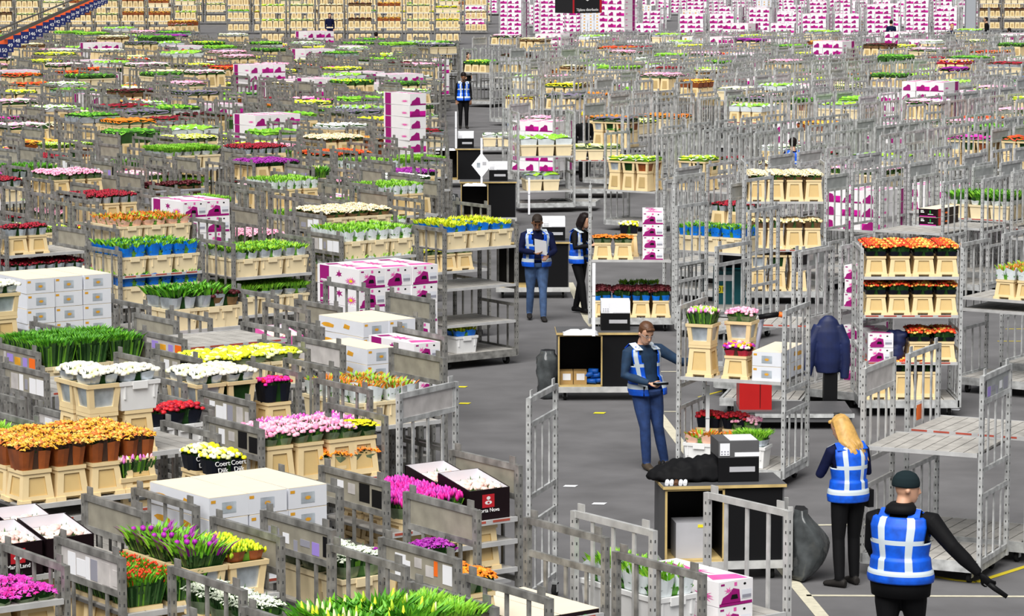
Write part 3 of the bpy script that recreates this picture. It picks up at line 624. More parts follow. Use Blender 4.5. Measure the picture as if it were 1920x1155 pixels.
# right block
wr = lambda px, py, kind, fl=None, nx=None, ny=None, layers=1, zg=1.2: want('right', px, py, kind, fl, nx, ny, layers, zg)
for a in [(1122, 275, 'S', 'lav', 3, 2), (1180, 272, 'S', 'lav', 3, 2), (1280, 275, 'T', 'fern', 2, 1), (1085, 352, 'S', 'ygBud', 3, 2), (1160, 350, 'S', 'ygBud', 2, 2), (1040, 197, 'B', 'gerO', 3, 2, 1, 1.4), (1040, 182, 'B', 'gerY', 3, 2, 1, 1.6), (1730, 222, 'S', 'crRose', 3, 2), (1785, 133, 'C', 'tulW', 3, 2),
          (1833, 318, 'S', 'mag', 3, 2), (1880, 318, 'S', 'red', 3, 2), (1550, 322, 'B', 'roseDark', 1, 1), (1568, 320, 'C', 'tulS', 3, 2), (1562, 425, 'C', 'tulW', 3, 2), (1722, 420, 'K', None, 2, 1, 2), (1745, 470, 'C', 'leafy', 2, 2), (1455, 78, 'T', 'fern', 3, 2),
          (1445, 108, 'm', None, 3, 1, 3), (1562, 128, 'm', None, 3, 1, 2), (1617, 78, 'm', None, 3, 1, 3), (1625, 100, 'm', None, 2, 1, 3), (1410, 98, 'B', 'marO', 3, 2), (1375, 98, 'B', 'red', 3, 2), (1300, 80, 'C', 'ygBud', 4, 2), (1280, 50, 'T', 'fern', 3, 2), (1278, 108, 'N', None, 3, 1, 5), (1360, 150, 'C', 'whF', 3, 2),
          (1440, 235, 'S', 'fern', 3, 2), (1405, 235, 'S', 'lav', 3, 2), (1400, 190, 'm', None, 2, 1, 3), (1520, 165, 'O', 'ygBud', 3, 2), (1615, 178, 'C', 'crRose', 3, 2), (1440, 195, 'm', None, 3, 1, 2), (1900, 115, 'C', 'leafy', 3, 2), (1745, 95, 'O', 'ygBud', 3, 2), (1500, 135, 'C', 'leafB', 2, 2),
          (1050, 110, 'm', None, 3, 1, 4), (1110, 85, 'm', None, 3, 1, 3), (960, 98, 'W', 'leafB', 3, 2), (960, 135, 'G', 'maroon', 3, 1), (1130, 105, 'B', 'red', 3, 2), (1090, 75, 'B', 'marO', 3, 2), (1230, 75, 'B', 'roseDark', 3, 2), (1045, 165, 'S', 'crKraft', 2, 2), (1100, 130, 'B', 'maroon', 3, 2),
          (1300, 175, 'S', 'crKraft', 2, 2), (1640, 132, 'B', 'purp', 2, 2), (1900, 165, 'C', 'tulB', 3, 2), (1900, 200, 'S', 'leafB', 2, 2), (1850, 118, 'B', 'lilyO', 3, 2), (1345, 225, 'S', 'pinkSp', 2, 2), (1080, 250, 'C', 'tulW', 3, 2), (1150, 145, 'C', 'whF', 3, 2), (1420, 335, 'B', 'crRose', 1, 1), (900, 105, 'C', 'ygFlat', 3, 2),
          (880, 200, 'B', 'celo', 3, 2), (900, 60, 'm', None, 3, 1, 6), (960, 60, 'm', None, 3, 1, 6)]: wr(*a)
# carts that no one described get a plausible load of their own
LF = ['ygBud', 'ygFlat', 'tulW', 'tulW', 'tulS', 'shoots', 'whF', 'leafy', 'celo', 'lilyW', 'rosePink', 'roseDark', 'fern', 'freeY', 'pinkSp', 'ygBud', 'ygFlat', 'tulW', 'tulS', 'freeY', 'lilyW', 'rosePink', 'marO', 'gerO', 'maroon', 'roseDark', 'leafB', 'shoots', 'whF', 'crRose', 'mixd', 'grass', 'lilyO', 'lav', 'pinkSp', 'purp', 'fern', 'whD', 'red', 'mag', 'crKraft', 'lilyG', 'redW']
for c in CARTS:
    if c.manual:
        continue
    r = rng.random(); top = None
    if c.side == 'left':
        if c.row < 13:
            if r < .35: load(c, .05, .03, .62, 'B', rng.choice(LF), 3, 2)
            else: c.shelves.append(.8)
        elif r < .62 + (.18 if c.row > 20 else 0):
            z = rng.uniform(.9, 1.62) + (.22 if c.row > 22 else 0); kd = rng.choice('BBCCCSTO' if z < 1.3 else 'BCCBT'); f = rng.choice(LF)
            load(c, .05, .03, z, kd, f, None, None)
            if z > 1.15 and rng.random() < .45: load(c, .05, .03, z - rng.uniform(.62, .7), rng.choice('BC'), f)
        elif r < (.70 if c.row < 21 else .9): load(c, .05, .03, rng.uniform(.5, 1.2), 'm', None, 3, 1, rng.choice((3, 4, 5)))
        elif r < .73: load(c, .05, .03, rng.uniform(.6, 1.0), 'N', None, 3, 1, rng.choice((3, 4)))
        else: c.shelves.append(rng.uniform(.7, 1.5))
    else:
        if r < (.24 if c.y < 75 else .46):
            load(c, .05, .03, rng.uniform(.7, 1.5) + (.32 if c.y > 75 else 0), rng.choice('BCCBT'), rng.choice(LF), rng.choice((3, 3, 2)))
        elif r < .27 + (.36 if c.y > 75 else 0): load(c, .05, .03, rng.uniform(.35, 1.2), 'm', None, 3, 1, rng.choice((2, 3, 4, 5)))
        elif r < .75: c.shelves.append(rng.uniform(.6, 1.3))
# ---------------------------------------------------------------- carts standing apart, described one by one
def special(px, py, z, yaw, ref, gl='b', gr='b', L=CL, w=CW, H=CH):
    p = at(px, py, z); c = Cart(p.x, p.y, R(yaw), ref, 'special', L, w, H, gl, gr); c.manual = True; return c
def put(c, px, py, kind, fl=None, nx=None, ny=None, layers=1, ly=.03, z=None):
    lx, zz = c.hit(px, py, ly); load(c, lx, ly, z if z is not None else max(.2, zz), kind, fl, nx, ny, layers, True)
def clear(c, r=.25):
    """nothing of the blocks may stand in a special cart's or desk's room"""
    global CARTS
    keep = []
    for o in CARTS:
        if o is c or o.side == 'special': keep.append(o); continue
        m = o.o + o.ux * o.L / 2 + o.uy * o.w / 2; lx, ly = c.local(m)
        if -.75 - r < lx < c.L + .75 + r and -.7 - r < ly < c.w + .7 + r: continue
        keep.append(o)
    CARTS = keep
s5 = special(1618, 690, 2.1, -25, 'the empty cart behind the woman', 'w', 's', L=1.22); put(s5, 1626, 836, '-')
s5b = special(1701, 662, 2.1, -27, 'the second empty cart behind the woman', 'b', 'b', L=1.3); put(s5b, 1712, 806, '-'); s5b.shelves = list(s5.shelves)
s3 = special(1272, 572, 2.1, -22, "the cart the man holds", 'b', 'b', L=1.28)
put(s3, 1283, 706, 'S', 'alst', 1, 1); put(s3, 1352, 709, 'B', 'mixd', 1, 1); put(s3, 1418, 716, 'N', None, 1, 1, 2); put(s3, 1356, 692, 'S', 'rosePink', 1, 1, ly=.42)
put(s3, 1278, 870, 'W', 'peach', 2, 1); put(s3, 1372, 872, 'W', 'shoots', 1, 1); put(s3, 1300, 850, 'T', 'roseRed', 2, 1, ly=.42); put(s3, 1368, 850, 'T', 'rosePink', 1, 1, ly=.42)
s2 = special(1612, 782, .0, 0, 'the orange rose cart', 'b', 'b', L=1.32, H=2.26)
put(s2, 1622, 519, 'B', 'rustO', 4, 3); put(s2, 1622, 591, 'B', 'rustO', 4, 3); put(s2, 1712, 679, 'B', 'rustO', 2, 2); put(s2, 1625, 679, 'M', None, 1, 1, 2); put(s2, 1625, 767, 'T', 'rustO', 3, 2, z=.23)
s1 = special(1395, 571, .0, 0, 'the cream rose cart', 'b', 'b', L=1.38, H=2.45)
put(s1, 1402, 556, 'S', 'crKraft', 3, 2, z=.23); put(s1, 1404, 468, 'T', 'crKraft', 4, 2); put(s1, 1402, 378, 'T', 'crRose', 4, 3)
s4 = special(1105, 622, .0, -2, 'the cart behind the second desk', 'b', 'b', L=1.34, H=2.3)
put(s4, 1112, 606, 'B', 'maroonB', 4, 2, z=.23); put(s4, 1160, 580, 'T', 'tulS', 2, 1, ly=.66, z=.23); put(s4, 1111, 487, 'B', 'gerO', 2, 1); put(s4, 1204, 487, 'M', None, 1, 1, 4); put(s4, 1160, 470, 'T', 'kwh', 1, 1, ly=.5)
s4b = special(1262, 600, .0, -33, 'the cart right of the stacked boxes', 'b', 'b', L=1.3, H=2.4); put(s4b, 1268, 468, 'C', 'tulB', 3, 2)
s7 = special(972, 400, .0, 10, 'the tulip cart behind the reading man', 'r', 'b', L=1.3, H=2.3)
put(s7, 985, 358, 'C', 'tulS', 2, 2); put(s7, 985, 293, 'C', 'tulW', 3, 3); s7b = special(960, 345, .0, 14, 'the cart behind the tulip cart', 'b', 'b', H=2.3); put(s7b, 972, 262, 'C', 'tulB', 3, 2)
s8 = special(902, 290, .0, 2, 'the crate trolley in the aisle', '-', 'b', L=1.0, H=2.0); put(s8, 905, 272, 'C', 'whF', 2, 2)
s9 = special(1342, 461, 2.1, -33, 'the empty cart before the teal tug', 'r', 'b', L=1.3); 
s9b = special(1487, 470, 2.1, -33, 'the empty cart before the cream roses', 's', 'b', L=1.0); 
s9c = special(1350, 620, 1.13, -12, 'the flat cart beside the red tug', '-', '-', L=1.1, w=.9); put(s9c, 1362, 606, '-')
s6 = special(1575, 460, 2.1, -33, 'the box cart left of the roses', 'b', '-', L=.5); put(s6, 1578, 574, 'M', None, 1, 1, 3); put(s6, 1578, 728, 'M', None, 1, 1, 4, z=.23)
s10 = special(1798, 456, 2.1, -33, 'the cart at the right edge', 'b', 'b'); put(s10, 1812, 578, '-'); put(s10, 1862, 560, 'B', 'redW', 2, 3); s10.H = 2.1
s10b = special(1880, 437, 2.1, -33, 'the cart behind the right edge cart', 'b', 'b')
s11 = special(1285, 345, .0, 2, 'the moving dark rose cart', 'b', 's', L=1.65, H=1.65); put(s11, 1292, 314, 'B', 'roseDark', 5, 3)
s12 = special(1066, 372, .0, 0, 'the lime flower cart behind the tulip cart', 'b', 'b'); put(s12, 1072, 300, 'C', 'ygFlat', 3, 2); s13 = special(1268, 385, 2.1, -33, 'the tall empty cart by the boxes', 'b', 'b')
s14 = special(1640, 335, 2.1, -33, 'the cart above the orange roses', 'b', 'b'); s14.shelves.append(1.2)
s15 = special(1715, 329, 2.1, -33, 'the dark box cart', 'b', 'b'); put(s15, 1722, 422, 'K', None, 1, 1, 2) if s15.hit(1722, 422)[1] > .3 else None
s16 = special(1245, 338, 2.1, -33, 'the cart before the dark roses', 'b', 'p'); s16.shelves.append(.7)
s17 = special(1020, 395, .0, -10, 'the bare trolley behind the men', '-', '-', L=1.2, w=.8)
s18 = special(990, 745, 2.1, -16, 'the leaning end gate by the orange flowers', 'r', '-', L=.25)
s19 = special(745, 737, 2.1, -33, 'the gate with the orange sticker', 'p', '-', L=.12)
for c in (s18, s19): c.gateonly = True
for c in [q for q in CARTS if q.side == 'special' and not getattr(q, 'gateonly', 0)]: clear(c)
# rooms kept free for desks, tugs and walkers: (px, py on the floor, radius)
FREE = [(1360, 1085, 1.0), (1120, 752, 1.0), (1005, 565, 1.1), (905, 428, .9), (865, 352, .9), (1370, 600, .9), (1460, 800, 1.1), (1550, 770, .6), (1215, 880, .7), (1010, 600, .7), (1085, 585, .7), (870, 243, 1.0), (870, 300, .8), (905, 400, .6)]
def blocked(c):
    m = c.o + c.ux * c.L / 2 + c.uy * c.w / 2
    return any((m - at(a, b)).length < r + .55 for a, b, r in FREE)
CARTS = [c for c in CARTS if c.side == 'special' or not blocked(c)]
# racks facing the camera at the far left wall, and the stacked carts at the far right
def facing(px, py, L, H, tiers, ref, side):
    p = at(px, py); c = Cart(p.x, p.y, R(rng.uniform(-3, 3) if side == 'rack' else rng.uniform(-26, 4)), ref, side, L, 1.0, H, 'b', 'b'); c.manual = True
    for z, kd, f, ly_ in tiers: load(c, .05, .03, z, kd, f, None, 2 if kd not in 'mM' else 1, ly_)
    return c
n = 0
for row, (py0, x0, x1) in enumerate([(84, 488, 860), (64, -20, 880), (46, -20, 900), (28, -20, 1000), (11, -20, 1000)]):
    s_ = proj(at(500, py0))[2]; px = x0
    while px < x1:
        f = rng.choice(['ygFlat', 'gerY', 'celo', 'shoots', 'ygBud', 'ygFlat', 'crRose', 'maroon', 'lilyO'])
        if not (row == 1 and 380 > px > 350): facing(px, py0 + (6 if px < 300 else 0), 1.42, 2.6, [(.23, 'T', None, 1), (.95, 'T', f, 1), (1.78, 'T' if rng.random() < .6 else 'C', f, 1)], '%s rack, %s rack row' % (ordw(n % 40 + 1), ordw(row + 1)), 'rack'); n += 1
        px += 1.62 * s_
    n = 0
for row, py0 in enumerate((96, 80, 66, 52, 40, 29, 19, 9)):
    s_ = proj(at(1400, py0))[2]; px = (1190, 880, 1000, 870, 960, 900, 900, 900)[row]; n = 0
    while px < 1810:
        if rng.random() < .82:
            facing(px, py0, 1.42, 2.3, [(.23, rng.choice('mmmmmN'), None, rng.choice((5, 6, 7, 8, 9)))], '%s box stack, %s far right row' % (ordw(n + 1), ordw(row + 1)), 'boxes'); n += 1
        px += rng.choice((1.6, 1.7, 2.3)) * s_
for row, py0 in enumerate((60, 40, 22)):
    s_ = proj(at(1850, py0))[2]
    for n in range(4):
        px = 1835 + n * 1.55 * s_
        if px < 1930: facing(px, py0, 1.42, 2.6, [(.23, 'T', None, 1), (.95, 'T', 'maroon', 1), (1.78, 'C', 'lilyO', 1)], '%s rack, %s right corner row' % (ordw(n + 1), ordw(row + 1)), 'rack')

# ---------------------------------------------------------------- build the carts and their loads
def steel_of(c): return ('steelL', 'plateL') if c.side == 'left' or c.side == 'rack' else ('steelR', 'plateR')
CACHE = {}
def cmesh(key, fn, name=None):
    if key not in CACHE: CACHE[key] = fn().mesh(name or str(key[0]))
    return CACHE[key]
TC = {}
def tcache(key, fn):
    if key not in TC: TC[key] = fn()
    return TC[key]
def cart_T(c, lod):
    t = T(); st, pl = steel_of(c)
    t.add(tcache(('deck', st, c.L, c.w, lod), lambda: deck_T(st, lod, c.L, c.w)))
    for z in c.shelves: t.add(tcache(('shelf', lod, c.L, c.w), lambda: shelf_T(lod, c.L, c.w)), Matrix.Translation((0, 0, z)))
    for g, x in ((c.gl, 0), (c.gr, c.L)):
        if g != '-': t.add(tcache(('gate', g, st, c.H, c.w, 1), lambda: gate_T(g, st, pl, 1, c.H, c.w)), Matrix.Translation((x, 0, 0)))
    return t
def dist(c): return math.hypot(c.x, c.y)
CARTS.sort(key=dist)
NIND = 300
inst = []      # containers and bunches: (category, kind, flower, world position, yaw, scale, label bits)
STEEL_ADJ = ['', ]
def cart_label(c):
    fl = []
    for l in c.loads:
        if l[4] and FL[l[4]][0] not in fl: fl.append(FL[l[4]][0])
        elif l[3] in 'mM' and 'magenta printed boxes' not in fl: fl.append('magenta printed boxes')
        elif l[3] == 'N' and 'white cartons' not in fl: fl.append('white cartons')
    what = ('steel roll cart with ' + fl[0]) if fl else 'empty steel roll cart'
    return ' '.join((what + ', ' + c.ref).split()[:16])
for i, c in enumerate(CARTS):
    d = dist(c); st, pl = steel_of(c); 
    if getattr(c, 'gateonly', 0):
        t = thing('cart_end_gate', 'loose steel end gate, ' + c.ref, 'cart gate', c.o, c.yaw)
        link('gate_frame', cmesh(('gf', c.gl, 'x'), lambda: gate_T(c.gl, 'steelR', 'plateW', 0, c.H, c.w), 'gate_frame'), t)
        for y in (.03, c.w - .03): link('caster', cmesh(('caster',), caster_T, 'caster'), t, loc=(0, y, 0))
        continue
    if i < NIND:
        lod = 0 if d < 62 else 1
        root = thing('roll_cart', cart_label(c), 'roll cart', c.o, c.yaw, 'steel roll carts in the auction hall')
        link('deck', cmesh(('deck', st, lod, c.L, c.w), lambda: deck_T(st, lod, c.L, c.w), 'deck'), root)
        if d < 58:
            for x in (.12, c.L - .12):
                for y in (.12, c.w - .12): link('caster', cmesh(('caster',), caster_T, 'caster'), root, loc=(x, y, 0))
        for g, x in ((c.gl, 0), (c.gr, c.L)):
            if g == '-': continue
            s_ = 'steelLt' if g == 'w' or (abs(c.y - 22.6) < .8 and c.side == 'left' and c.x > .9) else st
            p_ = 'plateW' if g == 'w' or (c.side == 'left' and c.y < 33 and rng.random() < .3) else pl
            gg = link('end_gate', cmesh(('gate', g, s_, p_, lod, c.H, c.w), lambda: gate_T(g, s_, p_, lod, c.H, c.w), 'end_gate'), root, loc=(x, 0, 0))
            if g == 's' and d < 66:
                v = rng.randrange(7); 
                if ('st', v, c.H) not in CACHE: CACHE[('st', v, c.H)] = [q.mesh('paper_sticker') for q in sticker_T(random.Random(v), c.w, c.H)]
                for q in CACHE[('st', v, c.H)]: link('paper_sticker', q, gg)
        if c is s5b:
            q = T(); q.box(-.03, -.024, .40, .56, 1.34, 1.50, 'orange'); q.box(-.03, -.024, .38, .58, 1.50, 1.53, 'paper'); sub_ = link('orange_card', q.mesh('orange_card'), root); sub_['label'] = 'orange card'
        for z in c.shelves:
            rd = rng.random() < .25 or c is s5b
            link('shelf', cmesh(('shelf', lod, c.L, c.w, rd), lambda: shelf_T(lod, c.L, c.w, rd), 'shelf'), root, loc=(0, 0, z))
    else: inst.append((d, 'cart', c))
    lv = sorted(set(l[2] for l in c.loads), reverse=True); LW = {1: [''], 2: ['upper ', 'lower '], 3: ['top ', 'middle ', 'lowest ']}.get(len(lv), ['topmost ', 'upper ', 'middle ', 'lower ', 'lowest ', 'bottom '])
    offs = {}
    for l in sorted(c.loads, key=lambda q: (q[0], q[1])):
        lx, ly, z, kd, fl, nx, ny, layers, sx = l; cw, cd = CELL[kd]; h = HGT[kd]
        shelf = LW[lv.index(z)]; grp_ = {'B': 'b', 'T': 'b', 'S': 'b', 'O': 'b', 'U': 'b', 'G': 'b', 'C': 'c', 'W': 'c', 'M': 'm', 'm': 'm'}.get(kd, kd); bk = ly > .3
        o0 = offs.get((z, grp_, bk), 0); offs[(z, grp_, bk)] = o0 + nx
        for a in range(nx):
            for b in range(ny):
                jx, jy = rng.uniform(-.006, .006), rng.uniform(-.006, .006)
                p = c.o + c.ux * (lx + (a + .5) * cw * sx + jx) + c.uy * (ly + (b + .5) * cd + jy)
                for q in range(layers):
                    zz = z + q * (h + .002)
                    pos = (ordw(a + 1 + o0), nx, '' if b == 0 and not bk else (('rearmost ' if bk and b == ny - 1 and ny > 1 else 'back ') if b == ny - 1 or bk else 'middle '), '' if layers == 1 else ('topmost' if q == layers - 1 else ('lowest' if q == 0 else ordw(q + 1) + '-up')), shelf, c.ref)
                    inst.append((d + b * .3 + (0 if q == layers - 1 else .1), 'con', c, kd, fl, Vector((p.x, p.y, zz)), c.yaw + rng.uniform(-.02, .02), sx, pos, a * 7 + b * 3 + q))
# ---- containers
CONT = {}
def con_T(kd, lod, v):
    L2 = 2 if lod else 0
    if kd == 'B': return bucket_T(.27, lod)
    if kd == 'T': return bucket_T(.37, lod)
    if kd == 'O': return window_T(.25, ('silver', 'folD', 'rust')[v % 3], lod=lod)
    if kd == 'C': return crate_T(.25, lod)
    if kd == 'W': return crate_T(.25, lod, 'white')
    if kd == 'M': return mbox_T(L2, .335, .90, .187, v % 3 + 1)
    if kd == 'm': return mbox_T(L2, .415, .97, .242, v % 3 + 1)
    if kd == 'N': return carton_T(lod, .35, .90, .168)
    if kd == 'K': return darkbox_T(lod, .35, .90, .148)
    if kd == 'J': return openbox_T(lod, .40, .46, .34)
    if kd == 'P': return openbox_T(lod, .40, .46, .32, 'mpink')
    if kd == 'G': return greytub_T(lod)
CINFO = {'B': ('flower_bucket', 'flower bucket', 'cream bucket', 'cream flower buckets'), 'T': ('flower_bucket', 'flower bucket', 'tall cream bucket', 'cream flower buckets'), 'O': ('window_bucket', 'window bucket', 'cream window bucket', 'cream window buckets'),
         'C': ('flower_crate', 'flower crate', 'cream crate', 'cream flower crates'), 'W': ('flower_crate', 'flower crate', 'white crate', 'white flower crates'), 'M': ('flower_box', 'flower box', 'magenta printed white box', 'magenta printed flower boxes'),
         'm': ('flower_box', 'flower box', 'magenta printed white box', 'magenta printed flower boxes'), 'N': ('carton', 'carton', 'white gold printed carton', 'white cartons with gold print'), 'K': ('dark_carton', 'carton', 'black printed carton', 'black cartons'),
         'J': ('display_box', 'display box', 'black display box of pale roses', 'black rose boxes'), 'P': ('display_box', 'display box', 'pink display box of roses', 'pink boxes'), 'G': ('plastic_tub', 'tub', 'grey plastic tub', 'grey plastic tubs')}
items = []   # (dist, category key, ...) after splitting the stacks
for it in inst:
    if it[1] == 'cart': continue
    d, _, c, kd, fl, p, yaw, sx, pos, v = it
    def addc(k, z, dd=0): items.append((d + dd, CINFO[k][1], k, p + Vector((0, 0, z)), yaw, sx, pos, v, c))
    if kd == 'S': addc('T', 0, .2); addc('O', .372); ft = .372 + .25
    elif kd == 'U': addc('T', 0, .2); addc('W', .372); ft = .62
    elif kd == 'G': addc('B', 0, .2); addc('G', .272); ft = .272 + .22
    else: addc(kd, 0); ft = HGT[kd]
    if kd in 'JP': items.append((d, 'flowers', 'rosePale', p + Vector((0, 0, ft * .74 - .055)), yaw, sx, pos, v, c, 1.22, 'black' if kd == 'J' else 'pink'))
    elif fl: items.append((d, 'flowers', fl, p + Vector((0, 0, ft + .002)), yaw, sx, pos, v, c, {'C': 1.28, 'W': 1.28, 'S': 1.08, 'O': 1.08, 'U': 1.2, 'G': 1.2}.get(kd, 1.04), 'crate' if kd in 'CW' else 'bucket'))
def eff(q):
    low = q[6][4] not in ('', 'upper ', 'top ', 'topmost ') and q[8].side == 'left' and q[8].row > 3 and len(q[8].shelves) > 1
    back = q[1] != 'flowers' and q[6][2] != '' and q[8].side != 'x'
    return q[0] * (1.5 if low else 1) * (1.5 if back else 1)
items.sort(key=eff)
cnt = {}; stuff = {}
FLNAME = lambda k: {'ball': 'rose_bunch', 'bud': 'tulip_bunch', 'frill': 'flower_bunch', 'disc': 'gerbera_bunch', 'blade': 'tulip_bunch', 'grass': 'foliage_bunch', 'leaf': 'leafy_bunch', 'leafbud': 'lily_bunch'}[FL[k][1]]
for it in items:
    d, cat, k, p, yaw, sx, pos, v, c = it[:9]
    cnt[cat] = cnt.get(cat, 0) + 1
    fs = it[9] if cat == 'flowers' else 1
    scl = (sx * fs, fs if fs < 1.2 else 1.18, 1) if cat == 'flowers' else (sx, 1, 1)
    # a front-row item hidden under another shelf still exists; only the nearest 300 are single objects
    if cnt[cat] <= 300 and c.y < 135:
        lod = 0 if d < 56 else 1; o_, nx, back, lay, shelf, ref = pos
        if cat == 'flowers':
            bnd = '%s in %s%s%s %s, %s' % (FL[k][0], shelf, back, o_, it[10], ref)
            vv = v % 3; root = thing(FLNAME(k), ' '.join(bnd.split()[:16]), 'flowers', p, yaw, FL[k][0] + ' in buckets and crates', scl)
            key = ('fl', k, vv, lod)
            if key not in CACHE:
                b_, f_, s_ = bunch_parts(k, vv, lod); CACHE[key] = (b_.mesh('blooms'), f_.mesh('foliage'), s_.mesh('sleeve') if s_ else None)
            a, b, s_ = CACHE[key]; link('blooms', a, root); link('foliage', b, root)
            if s_: link('sleeve', s_, root)
            if k == 'kwh' and c.side == 'left' and d < 30:
                for dx in (-.07, .075): text('Coert\nDijk', .055, 'txt', root, (dx, -FY * 1.12, .085), (PI / 2 - .12, 0, 0), 'printed_name')
        else:
            nm, _, desc, grp = CINFO[k]
            if lay: lb = '%s %s of %s%s%s stack, %s' % (lay, desc, shelf, back, o_, ref)
            else: lb = '%s%s%s %s from left, %s' % (shelf, back, o_, desc, ref)
            vv = v % 3 if k in 'MmO' else 0
            oo = tag(link(nm, cmesh(('con', k, lod, vv), lambda: con_T(k, lod, vv), nm), None, p, yaw, scl), ' '.join(lb.split()[:16]), cat, grp)
            if k in 'Mm' and d < 46 and lod == 0: text('Chrysanthemum', .034, 'mwhite', oo, (-(.1705 if k == 'M' else .2105), .30, .03), (PI / 2, 0, -PI / 2), 'printed_name', .001)
            if k == 'J' and d < 30: text('MarjoLand' if c.x < -2 else 'Porta Nova', .045, 'txt', oo, (-.01, -.236, .065), (PI / 2, 0, 0), 'printed_name')
    else:
        M = Matrix.Translation(p) @ Matrix.Rotation(yaw, 4, 'Z') @ Matrix.Diagonal((*scl, 1))
        vv = v % 3
        if cat == 'flowers':
            nl = 0 if d < 66 else 1
            def mk(k=k, vv=vv, nl=nl):
                b_, f_, s_ = bunch_parts(k, vv, nl); t = T(); t.add(f_)
                if s_: t.add(s_)
                t.add(b_); return t
            t = tcache(('fl', k, vv, nl), mk)
        else: nl = 0 if d < 70 else 1; t = tcache(('con', k, vv, nl), lambda: con_T(k, nl, vv))
        stuff.setdefault(cat, []).append((t, M))
for it in inst:
    if it[1] == 'cart': stuff.setdefault('roll cart', []).append((cart_T(it[2], 1), it[2].M))
def merge(name, lst):
    V, LI, LC, MI, SM = [], [], [], [], []; names = {}; off = 0; arr = {}
    for t, M in lst:
        a = arr.get(id(t))
        if a is None:
            a = arr[id(t)] = (np.array(t.v, np.float32).reshape(-1, 3), np.array([i for f in t.f for i in f], np.int32), np.array([len(f) for f in t.f], np.int32), np.array([names.setdefault(m, len(names)) for m in t.m], np.int32), np.array(t.sm, bool), t)
        Mn = np.array(M, np.float32); V.append(a[0] @ Mn[:3, :3].T + Mn[:3, 3]); LI.append(a[1] + off); LC.append(a[2]); MI.append(a[3]); SM.append(a[4]); off += len(a[0])
    V = np.concatenate(V); LI = np.concatenate(LI); LC = np.concatenate(LC); MI = np.concatenate(MI); SM = np.concatenate(SM)
    me = bpy.data.meshes.new(name); me.vertices.add(len(V)); me.vertices.foreach_set('co', V.ravel()); me.loops.add(len(LI)); me.loops.foreach_set('vertex_index', LI)
    me.polygons.add(len(LC)); me.polygons.foreach_set('loop_start', np.concatenate(([0], np.cumsum(LC)[:-1])).astype(np.int32)); me.polygons.foreach_set('loop_total', LC)
    for k in names: me.materials.append(MATS[k])
    me.polygons.foreach_set('material_index', MI); me.polygons.foreach_set('use_smooth', SM); me.update(calc_edges=True); me.validate()
    return link(name, me)
for cat, lst in stuff.items():
    o = merge('far_' + cat.replace(' ', '_') + ('s' if cat[-1] != 's' else '').replace('boxs', 'boxes'), lst)
    tag(o, 'the many %s standing far back in the hall' % (cat + ('' if cat[-1] == 's' else 'es' if cat[-1] == 'x' else 's')), cat, kind='stuff')
print('COUNTS', cnt, 'carts', len(CARTS), 'dup labels', sum(1 for v in USED.values() if v > 1))
# ---------------------------------------------------------------- floor and far wall
f = T(); f.quad([(-60, -5, 0), (60, -5, 0), (60, 330, 0), (-60, 330, 0)], 'paper')
mat('asphalt', (.135, .132, .137), .8, 0, .22, 1.3); f.m = ['asphalt']
struct('floor', f)
wl__ = T(); wl__.box(-60, 60, 300, 300.3, 0, 9, 'floorwall' if False else 'deskm'); struct('wall_back', wl__)
# ---------------------------------------------------------------- people
from mathutils.bvhtree import BVHTree
for k, c, r_ in [('skin', (.62, .34, .22), .5), ('skinD', (.22, .10, .05), .5), ('lip', (.45, .12, .10), .5), ('eye', (.02, .015, .01), .3), ('eyew', (.7, .7, .68), .3), ('hairB', (.62, .36, .10), .5), ('hairBr', (.10, .04, .015), .5), ('hairK', (.012, .008, .008), .4), ('hairG', (.03, .022, .018), .6),
                 ('jeans', (.015, .045, .16), .8), ('jeansL', (.05, .10, .22), .8), ('sweat', (.008, .035, .085), .8), ('navy', (.006, .009, .04), .8), ('blackcl', (.006, .006, .007), .7), ('shoe', (.02, .018, .017), .6), ('hat', (.012, .022, .026), .95), ('vest', (.0, .10, .70), .55), ('refl', (.60, .68, .74), .35), ('brownsh', (.05, .035, .02), .6)]:
    mat(k, c, r_, 0, .3 if k in ('jeans', 'jeansL', 'sweat', 'navy', 'vest', 'hairB') else 0, 14)
def V3(*a): return Vector(a)
def eloft(t, rings, m, n=20, cap=True):
    """rings: (centre, half width, half depth, x axis, y axis)"""
    b = len(t.v)
    for c, rx, ry, ax, ay in rings:
        for k in range(n):
            a = 2 * PI * k / n; t.v.append(tuple(Vector(c) + Vector(ax) * rx * math.cos(a) + Vector(ay) * ry * math.sin(a)))
    for i in range(len(rings) - 1):
        for k in range(n): t.face([b + i * n + k, b + i * n + (k + 1) % n, b + (i + 1) * n + (k + 1) % n, b + (i + 1) * n + k], m, True)
    if cap: t.face([b + k for k in range(n)][::-1], m); t.face([b + (len(rings) - 1) * n + k for k in range(n)], m)
def evalmesh(t, name, voxel, sm=3):
    me = t.mesh(name); o = bpy.data.objects.new('tmp', me); COL.objects.link(o)
    r = o.modifiers.new('r', 'REMESH'); r.mode = 'VOXEL'; r.voxel_size = voxel; r.use_smooth_shade = True
    s = o.modifiers.new('s', 'SMOOTH'); s.iterations = sm; s.factor = .5
    dg = bpy.context.evaluated_depsgraph_get(); new = bpy.data.meshes.new_from_object(o.evaluated_get(dg)); new.name = name
    bpy.data.objects.remove(o); return new
